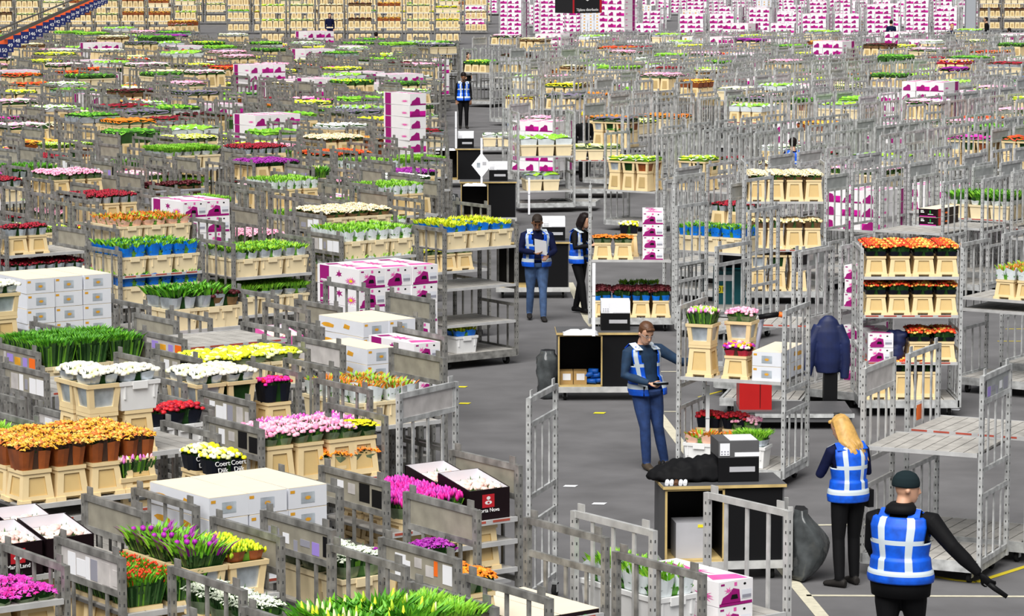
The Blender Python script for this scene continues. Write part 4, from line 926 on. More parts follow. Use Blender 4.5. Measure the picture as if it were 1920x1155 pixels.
def body(comps, name, voxel=.009):
    """comps: list of (T, material); one continuous surface coloured by the nearest component"""
    t = T(); tv, tf, tm = [], [], []
    for c, m in comps:
        n = len(tv); tv += c.v; tf += [tuple(n + i for i in f) for f in c.f]; tm += [m] * len(c.f)
        c.m = ['paper'] * len(c.m); t.add(c)
    me = evalmesh(t, name, voxel); bv = BVHTree.FromPolygons([Vector(v) for v in tv], tf); names = sorted(set(m for _, m in comps)); ix = {k: i for i, k in enumerate(names)}
    me.materials.clear()
    for k in names: me.materials.append(MATS[k])
    mi = [ix[tm[bv.find_nearest(p.center)[2]]] for p in me.polygons]; me.polygons.foreach_set('material_index', mi); me.update(); return me
def hand(t, w, d, side, grip=.4, palmn=None):
    """wrist point, pointing direction, thumb side vector, finger curl; palm, four fingers and thumb"""
    d = Vector(d).normalized(); side = (Vector(side) - d * d.dot(Vector(side))).normalized(); nrm = d.cross(side).normalized()
    if palmn is not None and nrm.dot(Vector(palmn)) < 0: nrm = -nrm
    w = Vector(w); eloft(t, [(w, .026, .020, side, nrm), (w + d * .035, .036, .017, side, nrm), (w + d * .085, .040, .014, side, nrm), (w + d * .092, .036, .010, side, nrm)], 'paper', 12)
    for k, (o, L) in enumerate(((.030, .068), (.010, .078), (-.010, .072), (-.029, .056))):
        p = w + d * .082 + side * o; pts = [p]; dr = d.copy()
        for j in range(3):
            a = grip * (.6 + .35 * j) + .06 * k; dr = (dr * math.cos(a) + nrm * math.sin(a)).normalized(); p = p + dr * L * (.45, .32, .25)[j]; pts.append(p)
        t.tube(pts, [.0095, .009, .0085, .007], 'paper', 8)
    p = w + d * .03 + side * .03; t.tube([p, p + side * .03 + d * .022 + nrm * .01, p + side * .036 + d * .048 + nrm * .022, p + side * .026 + d * .07 + nrm * .032], [.014, .011, .010, .008], 'paper', 8)
def person(name, label, feet, h, face, pose, col, vest=None, hair=None, group=None, voxel=.009, fat=1.0):
    """built in a frame that faces +y with x to the figure's right; heights for 1.75 m then scaled"""
    g = dict(lean=V3(0, 0, 0), turn=0, head=(0, 0), rh=None, lh=None, re=None, le=None, rk=None, lk=None, ra=V3(.10, .02, .08), la=V3(-.10, -.02, .08), bow=0)
    g.update(pose); root = thing(name, label, 'person', feet, face, group, (h / 1.75,) * 3)
    lean = g['lean']; pel = V3(0, 0, .93) + lean * .55; nk = V3(0, 0, 1.46) + lean + V3(0, g['bow'], 0)
    tr = g['turn']; ax = V3(math.cos(tr), math.sin(tr), 0); ay = V3(-math.sin(tr), math.cos(tr), 0); mid = (pel + nk) / 2 + V3(0, -.012, 0)
    comps = []; F = fat
    def sp(t): return (pel * (1 - t) + nk * t) + V3(0, -.02 * math.sin(PI * t), 0)
    tor = T(); prof = [(-.14, .12, .10), (-.10, .165, .12), (0, .175, .125), (.15, .165, .115), (.35, .155, .11), (.6, .175, .122), (.78, .188, .118), (.90, .175, .10), (.97, .10, .075), (1.0, .06, .06)]
    def ring(t, e=0.0): 
        for (a, b, c), (a2, b2, c2) in zip(prof, prof[1:]):
            if a <= t <= a2: u = (t - a) / (a2 - a); return (b + (b2 - b) * u) * F + e, (c + (c2 - c) * u) * F + e
        return prof[-1][1] + e, prof[-1][2] + e
    eloft(tor, [(sp(a), b * F, c * F, ax, ay) for a, b, c in prof if a >= .02], 'paper'); comps.append((tor, col['top']))
    pv = T(); eloft(pv, [(sp(a), b * F, c * F, V3(1, 0, 0), V3(0, 1, 0)) for a, b, c in prof if a <= .08], 'paper'); comps.append((pv, col['legs']))
    # legs
    for s, an, kn in ((1, g['ra'], g['rk']), (-1, g['la'], g['lk'])):
        hp = pel + V3(.09 * s, 0, -.06); an = Vector(an); kn = Vector(kn) if kn is not None else (hp + an) / 2 + V3(0, .03, .01)
        l = T(); l.tube([hp, hp * .6 + kn * .4, kn, kn * .55 + an * .45, an + V3(0, 0, .03), an], [.098 * F, .088 * F, .064, .062, .052, .05], 'paper', 14); comps.append((l, col['legs']))
        fo = T(); fd = Vector(g.get('rf' if s > 0 else 'lf', V3(.15 * s, 1, 0))).normalized(); sd = V3(fd.y, -fd.x, 0); b = V3(an.x, an.y, 0); lift = an.z - .08
        eloft(fo, [(b - fd * .075 + V3(0, 0, .045 + lift), .034, .04, sd, V3(0, 0, 1)), (b + V3(0, 0, .052 + lift), .043, .052, sd, V3(0, 0, 1)), (b + fd * .09 + V3(0, 0, .036 + lift), .047, .035, sd, V3(0, 0, 1)), (b + fd * .16 + V3(0, 0, .028 + lift), .043, .027, sd, V3(0, 0, 1)), (b + fd * .185 + V3(0, 0, .024 + lift), .022, .018, sd, V3(0, 0, 1))], 'paper', 14); comps.append((fo, col['shoe']))
    # arms
    for s, el, wr, k in ((1, g['re'], g['rh'], 'r'), (-1, g['le'], g['lh'], 'l')):
        sh = sp(.90) + ax * .175 * F * s; el = Vector(el) if el is not None else sh + V3(.05 * s, -.02, -.28); wr = Vector(wr) if wr is not None else el + V3(.0, .06, -.25)
        a = T(); a.tube([sh - ax * .05 * s, sh + (el - sh) * .12, sh + (el - sh) * .5, el, el + (wr - el) * .45, el + (wr - el) * .93], [.055, .066 * F, .056 * F, .049 * F, .047 * F, .036], 'paper', 14); comps.append((a, col['top']))
        hd = T(); d = (wr - el).normalized(); eloft(hd, [(wr - d * .05, .026, .022, V3(1, 0, 0), V3(0, 1, 0)), (wr, .026, .020, V3(1, 0, 0), V3(0, 1, 0))], 'paper', 10)
        hand(hd, wr, g.get(k + 'hd', d), g.get(k + 'th', V3(-s, 0, .3)), g.get(k + 'g', .45), g.get(k + 'pn')); comps.append((hd, col.get('hand', col['skin'])))
    # neck and head
    yaw, nod = g['head']; fy = V3(-math.sin(yaw) * math.cos(nod), math.cos(yaw) * math.cos(nod), -math.sin(nod)); fx = V3(math.cos(yaw), math.sin(yaw), 0); fz = fx.cross(fy); hc = nk + V3(0, .025, .0) + fz * .165 + fy * .015
    nc = T(); eloft(nc, [(nk - V3(0, 0, .05), .062, .062, fx, fy), (nk + fz * .04, .055, .058, fx, fy), (hc - fz * .06 - fy * .01, .055, .06, fx, fy)], 'paper', 14); comps.append((nc, col['skin']))
    hd = T(); eloft(hd, [(hc + fz * z + fy * y, rx, ry, fx, fy) for z, y, rx, ry in ((-.122, .045, .018, .020), (-.108, .038, .040, .045), (-.075, .02, .058, .075), (-.03, .006, .070, .090), (.02, 0, .076, .097), (.06, -.002, .074, .095), (.095, -.005, .056, .074), (.115, -.008, .028, .04))], 'paper', 18); comps.append((hd, col['skin']))
    P = lambda x, y, z: hc + fx * x + fy * y + fz * z
    ns = T(); ns.tube([P(0, .088, .018), P(0, .103, -.012), P(0, .112, -.035), P(0, .096, -.046)], [.009, .012, .016, .011], 'paper', 8); comps.append((ns, col['skin']))
    for s in (-1, 1):
        e = T(); e.ball(P(.078 * s, -.008, -.012), .022, 'paper', 8, 5); comps.append((e, col['skin']))
        e = T(); e.ball(P(.031 * s, .084, .008), .010, 'paper', 8, 5); comps.append((e, 'eye'))
        e = T(); e.tube([P(.016 * s, .094, .027), P(.046 * s, .085, .026)], .006, 'paper', 6); comps.append((e, col.get('brow', 'hairK')))
    lp = T(); lp.tube([P(-.024, .087, -.072), P(0, .096, -.071), P(.024, .087, -.072)], .007, 'paper', 6); comps.append((lp, 'lip'))
    # the body is the figure's own continuous mesh, under the root
    link('body', body(comps, name + '_body', voxel), root)
    # hair and hats
    if hair:
        m, style = hair; t = T()
        if style == 'hat':
            eloft(t, [(P(0, -.008, z), rx, ry, fx, fy) for z, rx, ry in ((.012, .088, .108), (.022, .092, .113), (.05, .092, .113), (.085, .084, .103), (.118, .062, .078), (.138, .028, .036))], m, 28); o = link('beanie', evalmesh(t, 'beanie', .007, 3), root); 
        else:
            eloft(t, [(P(0, -.022, z), rx, ry, fx, fy) for z, rx, ry in ((-.06, .070, .07), (-.02, .079, .085), (.03, .086, .094), (.075, .084, .092), (.108, .064, .074), (.13, .028, .034))], m, 22)
            t.tube([P(-.05, .075, .085), P(0, .083, .094), P(.05, .075, .085)], .02, m, 8)
            if style == 'long':
                for k in range(38):
                    a = -PI * .95 + k * PI * .9 / 37 - .0; x, y = math.cos(a), math.sin(a); q = rng.uniform(.82, 1.1); dx_ = rng.uniform(-.012, .012)
                    t.tube([P(.075 * x, -.01 + .09 * y, .07), P(.10 * x, -.02 + .10 * y, -.04), P(.115 * x, -.03 + .10 * y, -.16), P(.115 * x + .02 + dx_, -.05 + .08 * y - .02 + dx_, -.27 * q), P(.09 * x + .05 + dx_ * 2, -.05 + .06 * y - .02, -.38 * q)], [.022, .022, .019, .013, .004], m, 6)
            if style == 'bob':
                for k in range(19):
                    a = -PI * 1.08 + k * PI * 1.16 / 18; x, y = math.cos(a), math.sin(a)
                    t.tube([P(.07 * x, -.01 + .085 * y, .08), P(.098 * x, -.01 + .10 * y, -.02), P(.105 * x, -.01 + .10 * y, -.10), P(.095 * x, .0 + .09 * y, -.16)], [.03, .032, .030, .014], m, 8)
                t.tube([P(-.055, .085, .06), P(0, .096, .055), P(.055, .085, .06)], .018, m, 8)
            o = link('hair', evalmesh(t, 'hair', .0065, 1), root)
    if vest:
        n = 72; t = T(); rows = []; a0, a1 = g.get('vz', (-.10, .965)); K = 44
        for i in range(K + 1):
            q = a0 + (a1 - a0) * i / K; rx, ry = ring(max(q, -.1), .026); rx += .012 if q < .3 else 0; ry += .02 if q < .3 else .004
            if q < .12: rx += .01; ry += .008
            w = (ax if q > .1 else ax); c = sp(q)
            rows.append([c + ax * rx * math.cos(2 * PI * k / n) + ay * ry * math.sin(2 * PI * k / n) for k in range(n)])
        b = 0
        for r_ in rows: t.v += [tuple(p) for p in r_]
        for i in range(K):
            q = a0 + (a1 - a0) * (i + .5) / K
            for k in range(n):
                a = 2 * PI * (k + .5) / n; x = math.cos(a); y = math.sin(a)
                if abs(x) > .86 and .55 < q < .93: continue
                if y > 0 and abs(x) < g.get('open', .10) + max(0, (q - .55)) * .5: continue
                if y < 0 and q > .93: continue
                m = 'vest'
                if .055 < q < .135 or (.52 < q < .59): m = 'refl'
                if (.34 < abs(x) < .55 if y < 0 or not g.get('open') else .62 < abs(x) < .80) and q > .09: m = 'refl'
                t.face([i * n + k, i * n + (k + 1) % n, (i + 1) * n + (k + 1) % n, (i + 1) * n + k], m, True)
        # shoulder straps
        for s in (-1, 1):
            p = sp(.965) + ax * .105 * s; t.quad([tuple(sp(.90) + ax * (.075 * s) + ay * -.125), tuple(sp(.90) + ax * (.17 * s) + ay * -.11), tuple(sp(.955) + ax * (.16 * s) + ay * -.03 + V3(0, 0, .035)), tuple(sp(.99) + ax * (.07 * s) + ay * -.03 + V3(0, 0, .022))], 'vest')
            t.quad([tuple(sp(.99) + ax * (.07 * s) + ay * -.03 + V3(0, 0, .022)), tuple(sp(.955) + ax * (.16 * s) + ay * -.03 + V3(0, 0, .035)), tuple(sp(.90) + ax * (.17 * s) + ay * .12), tuple(sp(.90) + ax * (.075 * s) + ay * .13)], 'refl')
        o = link('safety_vest', t.mesh('safety_vest'), root); md = o.modifiers.new('solid', 'SOLIDIFY'); md.thickness = .006; md.offset = 1
    return root, P, sp, ax, ay
def face_to(dx, dy): return math.atan2(dy, dx) - PI / 2
def sub(root, name, t, label=None):
    o = obj(name, t, root); 
    if label: o['label'] = label
    return o
def inworld(root, t, name, label, cat):
    """a thing held by a figure: placed in the figure's frame but its own top-level object"""
    M = Matrix.Translation(root.location) @ Matrix.Rotation(root.rotation_euler.z, 4, 'Z') @ Matrix.Scale(root.scale[0], 4)
    c = sum((Vector(v) for v in t.v), Vector()) / len(t.v); W_ = M @ c; u = T(); u.add(t, Matrix.Translation(-W_) @ M); o = obj(name, u); o.location = W_; return tag(o, label, cat)
# 1 the man in the beanie, close to the camera, seen from behind
f1 = at(1690, 893, 1.86); f1.z = 0
r1, P1, sp1, ax1, ay1 = person('person', 'person in black beanie and blue vest reaching a scanner down, nearest the camera', f1, 1.88, face_to(.42, 1), dict(head=(-1.05, .05), lean=V3(.0, .05, 0), re=V3(.42, .0, 1.20), rh=V3(.64, .05, .98), le=V3(-.26, .10, 1.14), lh=V3(-.22, .26, .95), ra=V3(.12, .18, .08), la=V3(-.10, -.12, .08), rhd=V3(.7, .1, -.6), rg=.6, vz=(-.06, .965)), dict(top='blackcl', legs='blackcl', shoe='shoe', skin='skin', hand='blackcl', brow='hairBr'), True, ('hat', 'hat'), fat=1.24)
t = T(); eloft(t, [(sp1(.97) + V3(0, -.05, .0), .13, .10, ax1, ay1), (sp1(1.0) + V3(0, -.045, .03), .12, .10, ax1, ay1), (sp1(1.05) + V3(0, -.02, .03), .09, .085, ax1, ay1)], 'blackcl', 20); sub(r1, 'hood', t)
t = T(); eloft(t, [(sp1(.06), .235, .185, ax1, ay1), (sp1(-.1), .245, .195, ax1, ay1), (sp1(-.28), .235, .19, ax1, ay1), (sp1(-.30), .19, .15, ax1, ay1)], 'blackcl', 28); sub(r1, 'jacket_hem', t)
t = T(); w = V3(.70, .06, .92); t.tube([w, w + V3(.05, .01, -.04), w + V3(.14, .03, -.10)], [.024, .022, .018], 'black', 10); inworld(r1, t, 'barcode_scanner', 'black barcode scanner in the hand of the beanie man', 'scanner')
# 2 the blonde woman
f2 = at(1588, 1098); r2, P2, sp2, ax2, ay2 = person('person', 'person with long blonde hair, blue vest and black trousers, seen from behind', f2, 1.71, face_to(-.38, 1), dict(head=(.35, .45), bow=.03, le=V3(-.27, .10, 1.14), lh=V3(-.10, .30, 1.18), re=V3(.27, .10, 1.14), rh=V3(.08, .32, 1.18), ra=V3(.10, .04, .08), la=V3(-.11, -.05, .08), lf=V3(-.5, .8, 0), rf=V3(.05, 1, 0)), dict(top='navy', legs='blackcl', shoe='shoe', skin='skin', brow='hairBr'), True, ('hairB', 'long'), fat=.97)
t = T(); t.box(.20, .26, -.06, .06, .80, .98, 'black'); t.box(.262, .265, -.03, .03, .88, .93, 'paper'); sub(r2, 'hip_pouch', t)
t = T(); t.box(-.06, .04, .36, .40, 1.17, 1.25, 'black'); inworld(r2, t, 'handheld_terminal', 'small terminal held by the blonde woman', 'terminal')
# 3 the man with glasses
f3 = at(1226, 878); r3, P3, sp3, ax3, ay3 = person('person', 'person with glasses, teal sweater and jeans, one hand on a cart post', f3, 1.82, face_to(.55, -1), dict(open=.42, head=(-.1, .45), lean=V3(.17, 0, .0), turn=.05, le=V3(-.27, .14, 1.24), lh=V3(-.52, .20, 1.23), lhd=V3(-1, .2, .1), re=V3(.42, .03, 1.12), rh=V3(.22, .28, 1.04), rg=.7, ra=V3(.13, .05, .08), la=V3(-.12, .03, .08), rk=V3(.17, .08, .50), lk=V3(-.01, .07, .50)), dict(top='sweat', legs='jeans', shoe='brownsh', skin='skin', hand='skin', brow='hairBr'), True, ('hairBr', 'short'), fat=1.08)
t = T()
for s in (-1, 1): t.tube([P3(.032 * s + .019 * math.cos(a), .104, .008 + .015 * math.sin(a)) for a in [k * PI / 5 for k in range(11)]], .0022, 'silver', 5, False)
t.tube([P3(-.012, .105, .01), P3(.012, .105, .01)], .002, 'silver', 5); t.tube([P3(-.052, .1, .01), P3(-.082, 0, .0)], .002, 'silver', 5); t.tube([P3(.052, .1, .01), P3(.082, 0, .0)], .002, 'silver', 5); sub(r3, 'glasses', t)
t = T(); t.box(.08, .24, .36, .44, 1.04, 1.065, 'black'); t.box(.09, .23, .37, .43, 1.066, 1.068, 'silver'); inworld(r3, t, 'handheld_terminal', 'black handheld terminal held by the man with glasses', 'terminal')
t = T(); t.box(.17, .24, .08, .16, .88, .99, 'black'); sub(r3, 'belt_pouch', t)
# 4 the man reading, 5 the woman beside him
f4 = at(1006, 600); r4, P4, sp4, ax4, ay4 = person('person', 'person in navy jacket and blue vest reading a white paper while walking', f4, 1.80, face_to(.12, -1), dict(open=.30, head=(-.1, .55), bow=.04, re=V3(.27, .08, 1.14), rh=V3(.06, .30, 1.12), le=V3(-.28, .08, 1.12), lh=V3(-.14, .29, 1.06), ra=V3(.10, -.12, .10), la=V3(-.09, .16, .08), rf=V3(.1, 1, 0), lf=V3(-.05, 1, 0)), dict(top='navy', legs='jeansL', shoe='shoe', skin='skinD', brow='hairK'), True, ('hairG', 'short'), fat=1.1)
t = T(); t.hexa([(-.12, .34, 1.08), (.07, .34, 1.12), (.07, .343, 1.12), (-.12, .343, 1.08), (-.10, .42, 1.32), (.09, .42, 1.36), (.09, .423, 1.36), (-.10, .423, 1.32)], 'paper'); inworld(r4, t, 'paper_sheet', 'white paper sheet held by the reading man', 'paper')
f5 = at(1086, 588); r5, P5, sp5, ax5, ay5 = person('person', 'person with dark bobbed hair in black under an open blue vest', f5, 1.72, face_to(.85, -.6), dict(open=.45, head=(.05, .35), bow=.02, re=V3(.25, .08, 1.16), rh=V3(.08, .30, 1.20), le=V3(-.24, .10, 1.16), lh=V3(-.06, .31, 1.20), ra=V3(.08, .16, .10), la=V3(-.08, -.12, .10)), dict(top='blackcl', legs='blackcl', shoe='blackcl', skin='skin', brow='hairK'), True, ('hairK', 'bob'), fat=.92)
t = T(); t.box(-.04, .06, .38, .39, 1.20, 1.33, 'black'); inworld(r5, t, 'mobile_phone', 'dark phone held by the woman with bobbed hair', 'phone')
# far figures
def far(px, py, h, dx, dy, label, col, vest, hair, hz=None, **k):
    p = at(px, py, hz) if hz else at(px, py); p.z = 0
    return person('person', label, p, h, face_to(dx, dy), k, col, vest, hair, voxel=.014)
far(869, 241, 1.82, .1, -1, 'person with dark cap and blue vest standing far up the aisle', dict(top='blackcl', legs='blackcl', shoe='shoe', skin='skinD'), True, ('hairK', 'hat'))
far(705, 62, 1.8, 0, 1, 'person in blue vest seen from behind among the far carts', dict(top='blackcl', legs='jeans', shoe='shoe', skin='skin'), True, ('hairK', 'short'), 1.75)
far(1757, 134, 1.8, -.3, -1, 'person in black coat behind cream rose carts', dict(top='blackcl', legs='blackcl', shoe='shoe', skin='skinD'), None, ('hairK', 'short'), 1.78)
far(1785, 46, 1.8, .2, -1, 'person in dark navy coat beside the grey column', dict(top='navy', legs='navy', shoe='shoe', skin='skin'), None, ('hairB', 'short'), 1.78, re=V3(.3, .1, 1.16), rh=V3(.1, .3, 1.1))
far(1850, 33, 1.8, -1, .2, 'person in dark brown coat right of the grey column', dict(top='blackcl', legs='navy', shoe='shoe', skin='skin'), None, ('hairK', 'short'), 1.78)
far(1893, 53, 1.78, -.4, 1, 'person in black near the far right corner racks', dict(top='blackcl', legs='blackcl', shoe='shoe', skin='skin'), None, ('hairK', 'short'), 1.76)
far(1487, 262, 1.8, 0, 1, 'person in blue vest bending among carts behind cream roses', dict(top='navy', legs='navy', shoe='shoe', skin='skin'), True, ('hairK', 'short'), 1.75)
far(1096, 208, 1.8, .3, -1, 'person with yellow cap in black near the yellow gerberas', dict(top='blackcl', legs='blackcl', shoe='shoe', skin='skin'), None, ('yw2', 'hat'), 1.8)
far(1671, 38, 1.8, 0, 1, 'person in navy and orange among the far box stacks', dict(top='navy', legs='navy', shoe='shoe', skin='skin'), None, ('hairK', 'short'), 1.78)
far(618, 25, 1.8, .2, -1, 'person in dark clothes before the far flower racks', dict(top='navy', legs='navy', shoe='shoe', skin='skin'), None, ('hairK', 'short'), 1.78)
far(1166, 52, 1.8, 0, -1, 'person in dark clothes before the white box stacks', dict(top='navy', legs='navy', shoe='shoe', skin='skin'), None, ('hairK', 'short'), 1.78)
far(876, 97, 1.78, .8, -.5, 'person in black bicycling up the far aisle', dict(top='blackcl', legs='blackcl', shoe='shoe', skin='skin'), None, ('hairG', 'short'), 1.8)

# ---------------------------------------------------------------- desks, printers, bags
def local_obj(name, t, px, py, z, yaw, label, cat, group=None):
    p = at(px, py, z); o = obj(name, t); o.location = p; o.rotation_euler = (0, 0, R(yaw)); return tag(o, label, cat, group)
def desk(px, py, yaw, w, d, h, label, sub_items=(), left_open=True):
    p = at(px, py); root = thing('order_desk', label, 'desk', p, R(yaw), 'wheeled order desks')
    t = T(); t.box(0, w, 0, d, .14, .20, 'steelR'); t.box(-.02, w + .02, -.03, .0, .12, .2, 'steelLt'); sub(root, 'chassis', t)
    t = T(); t.box(-.02, w + .02, -.03, d + .02, h - .03, h, 'deskm'); t.box(-.02, w + .02, -.035, -.03, h - .03, h, 'wood'); t.box(-.025, -.02, -.03, d + .02, h - .03, h, 'wood'); sub(root, 'desk_top', t)
    t = T(); t.box(0, .015, 0, d, .2, h - .03, 'deskm'); t.box(w - .015, w, 0, d, .2, h - .03, 'deskm'); t.box(.015, w - .015, d - .015, d, .2, h - .03, 'black'); t.box(w * .5, w - .015, 0, .015, .2, h - .03, 'black'); t.box(w * .5 - .012, w * .5, 0, d - .015, .2, h - .03, 'black'); t.box(.015, w * .5, .0, d - .015, .2, .215, 'wood'); sub(root, 'cabinet', t)
    t = T(); e = .022
    t.box(0, e, -.012, .0, .2, h - .03, 'wood'); t.box(w * .5 - e, w * .5, -.012, 0, .2, h - .03, 'wood'); t.box(0, w * .5, -.012, 0, h - .03 - e, h - .03, 'wood'); t.box(0, w * .5, -.012, 0, .2, .2 + e, 'wood'); sub(root, 'wood_frame', t)
    for x in (.1, w - .1):
        for y in (.1, d - .1): link('caster', cmesh(('caster',), caster_T, 'caster'), root, loc=(x, y, 0))
    return root, Matrix.Translation(p) @ Matrix.Rotation(R(yaw), 4, 'Z')
def on(M, x, y, z): return M @ Vector((x, y, z))
def printer_at(M, x, y, z, yaw, label, s=1.0, m='paper'):
    root = thing('label_printer', label, 'printer', on(M, x, y, z), R(yaw), 'label printers on the desks', (s,) * 3)
    t = T(); t.box(0, .40, 0, .42, 0, .24, 'black'); t.box(.11, .36, -.006, .0, .10, .15, 'greytub'); sub(root, 'case', t)
    t = T(); t.box(.0, .40, 0, .42, .24, .40, m if m == 'paper' else 'deskm', 0, 0); t.box(.16, .40, -.004, .0, .25, .29, 'paper'); t.box(.12, .39, .05, .38, .40, .404, 'paper'); sub(root, 'lid', t)
    t = T(); t.box(.015, .11, -.006, 0, .26, .38, 'paper')
    for i in range(3):
        for j in range(2): t.box(.025 + i * .03, .04 + i * .03, -.009, -.006, .272 + j * .025, .282 + j * .025, 'mlog')
    sub(root, 'control_panel', t); return root
def bag(px, py, z, w, h, d, label, m='bag', sd=1, taper=.6, skew=0.0):
    g = random.Random(sd); t = T(); rows = 14; n = 22
    for i in range(rows + 1):
        q = i / rows; r_ = (taper + (1 - taper) * math.sin(PI * min(1, .18 + q * .62))) * (1 if q < .92 else .75)
        for k in range(n):
            a = 2 * PI * k / n; j = 1 + .10 * math.sin(a * 5 + q * 7 + sd) + .05 * math.sin(a * 11 - q * 9) + g.uniform(-.05, .05)
            t.v.append((w / 2 * r_ * j * math.cos(a) + skew * math.sin(PI * min(1, q * 1.15 + .0)) * (.5 + .5 * math.cos(a)), d / 2 * r_ * j * math.sin(a), h * q))
    for i in range(rows):
        for k in range(n): t.face([i * n + k, i * n + (k + 1) % n, (i + 1) * n + (k + 1) % n, (i + 1) * n + k], m, True)
    t.face(list(range(n))[::-1], m); t.face([rows * n + k for k in range(n)], 'black')
    o = obj('trash_bag', t); o.location = at(px, py, z); return tag(o, label, 'bag')
r, M1 = desk(1246, 1092, 7, 1.20, .62, .97, 'black fronted wheeled desk with black jacket and large printer on top')
printer_at(M1, .56, .14, .97, 7, 'large dark label printer beside the black jacket', 1.03, 'dark')
t = T()
for (x, y, a, b, c) in ((0, 0, .30, .2, .20), (.22, .03, .24, .2, .23), (-.2, -.02, .2, .16, .13), (.38, .06, .14, .14, .13), (-.06, -.08, .18, .12, .10)): eloft(t, [((x, y, z), a * q, b * q, (1, 0, 0), (0, 1, 0)) for z, q in ((-.01, .9), (.02, 1), (c * .6, .85), (c * .9, .5), (c, .1))], 'blackcl', 18)
me = evalmesh(t, 'black_jacket', .012, 4); me.materials.clear(); me.materials.append(MATS['blackcl'])
for p_ in me.vertices: p_.co += Vector((0, 0, .012 * math.sin(p_.co.x * 40) * math.sin(p_.co.y * 37 + 1)))
o = link('jacket', me); o.location = on(M1, .26, .33, .99); tag(o, 'black jacket lying folded on the nearest desk', 'jacket')
t = T(); t.tube([(0, 0, 0), (0, 0, .14), (.01, 0, .17)], [.03, .028, .014], 'black', 10); t.box(-.02, .02, -.032, -.028, .03, .1, 'silver'); o = obj('barcode_scanner', t); o.location = on(M1, .06, .50, .97); tag(o, 'black scanner standing at the back left of the nearest desk', 'scanner')
t = T()
for k in range(5): t.tube([(k * .045, 0, .015), (k * .045 + .01, .08, .03), (k * .045 + .015, .15, .015)], [.02, .022, .012], 'paper' if k != 2 else 'hairBr', 8)
o = obj('work_gloves', t); o.location = on(M1, .02, .02, .97); tag(o, 'white work gloves on the front left edge of the nearest desk', 'gloves')
t = T(); t.box(0, .35, 0, .3, 0, .36, 'greytub'); t.box(.22, .33, -.004, 0, .31, .34, 'yellow'); o = obj('waste_bin', t); o.location = on(M1, .13, .1, .216); o.rotation_euler = (0, 0, R(7)); tag(o, 'grey bin inside the open half of the nearest desk', 'bin')
t = T(); t.box(0, .02, 0, .5, 0, .72, 'steelLt'); t.box(-.01, .03, -.02, 0, 0, .76, 'steelLt'); 
bag(1500, 1082, 0.02, .20, .70, .46, 'grey plastic trash bag hanging at the right end of the nearest desk', sd=3, skew=.19)
tt = thing('bag_frame', 'steel frame carrying the trash bag right of the nearest desk', 'frame', at(1476, 1092), 0); t = T(); t.box(0, .05, 0, .04, .05, .76, 'steelLt'); t.box(0, .05, .5, .54, .05, .76, 'steelLt'); t.box(0, .05, 0, .54, .05, .12, 'steelLt'); sub(tt, 'posts', t)
r, M2 = desk(1046, 752, 1, 1.22, .62, .95, 'open fronted wheeled desk with cartons and blue rolls, behind the man with glasses')
printer_at(M2, .60, .2, .95, 0, 'white topped label printer on the desk with blue rolls')
for k, x in enumerate((.03, .22)):
    t = T(); t.box(0, .18, 0, .25, 0, .18, 'carton'); t.box(.04, .15, -.003, 0, .06, .15, 'paper'); o = obj('carton', t); o.location = on(M2, x, .1, .216); tag(o, 'small brown carton inside the desk, %s of two' % ('left' if k == 0 else 'right'), 'carton')
for k, (x, z) in enumerate(((.44, .23), (.50, .30), (.40, .30), (.47, .37), (.54, .23))):
    t = T(); t.tube([(0, 0, 0), (.13, -.04, .02 * (k % 3))], .035, 'blue', 12); o = obj('blue_roll', t); o.location = on(M2, x - .04, .14, z + .03); tag(o, 'blue film roll in the open desk, %s of the heap' % ('lower left', 'upper right', 'upper left', 'topmost', 'lower right')[k], 'roll', 'blue film rolls')
bag(1027, 745, .01, .30, .66, .36, 'translucent grey trash bag at the left end of the open desk', sd=5, skew=-.0)
def cloth(px, py, z, w, d, label, m='paper'):
    t = T(); g = random.Random(px); n = 9
    for i in range(n + 1):
        for j in range(n + 1): t.v.append((w * i / n, d * j / n, .01 + g.uniform(0, .05) * (0 < i < n and 0 < j < n)))
    for i in range(n):
        for j in range(n): a = i * (n + 1) + j; t.face([a, a + n + 1, a + n + 2, a + 1], m, True)
    o = obj('plastic_sheet', t); o.location = at(px, py, z); md = o.modifiers.new('solid', 'SOLIDIFY'); md.thickness = .004; return tag(o, label, 'plastic sheet')
cloth(1056, 630, .955, .48, .4, 'crumpled white plastic on the open desk')
r, M3 = desk(932, 560, 1, 1.26, .6, 1.0, 'black desk behind the reading man'); printer_at(M3, .80, .2, 1.0, 0, 'white printer behind the reading man')
r, M4 = desk(864, 425, 1, 1.20, .6, .98, 'black desk with wood edge beside the diamond sign'); printer_at(M4, .62, .2, .98, 0, 'white topped printer beside the diamond sign')
bag(850, 424, .01, .28, .7, .3, 'grey trash bag left of the desk by the diamond sign', sd=7); cloth(868, 350, .985, .5, .4, 'white plastic on the desk by the diamond sign')
r, M5 = desk(812, 352, 1, 1.24, .6, .98, 'black desk farthest up the aisle'); printer_at(M5, .62, .2, .98, 0, 'white topped printer on the farthest desk'); cloth(816, 283, .985, .5, .35, 'white plastic on the farthest desk')
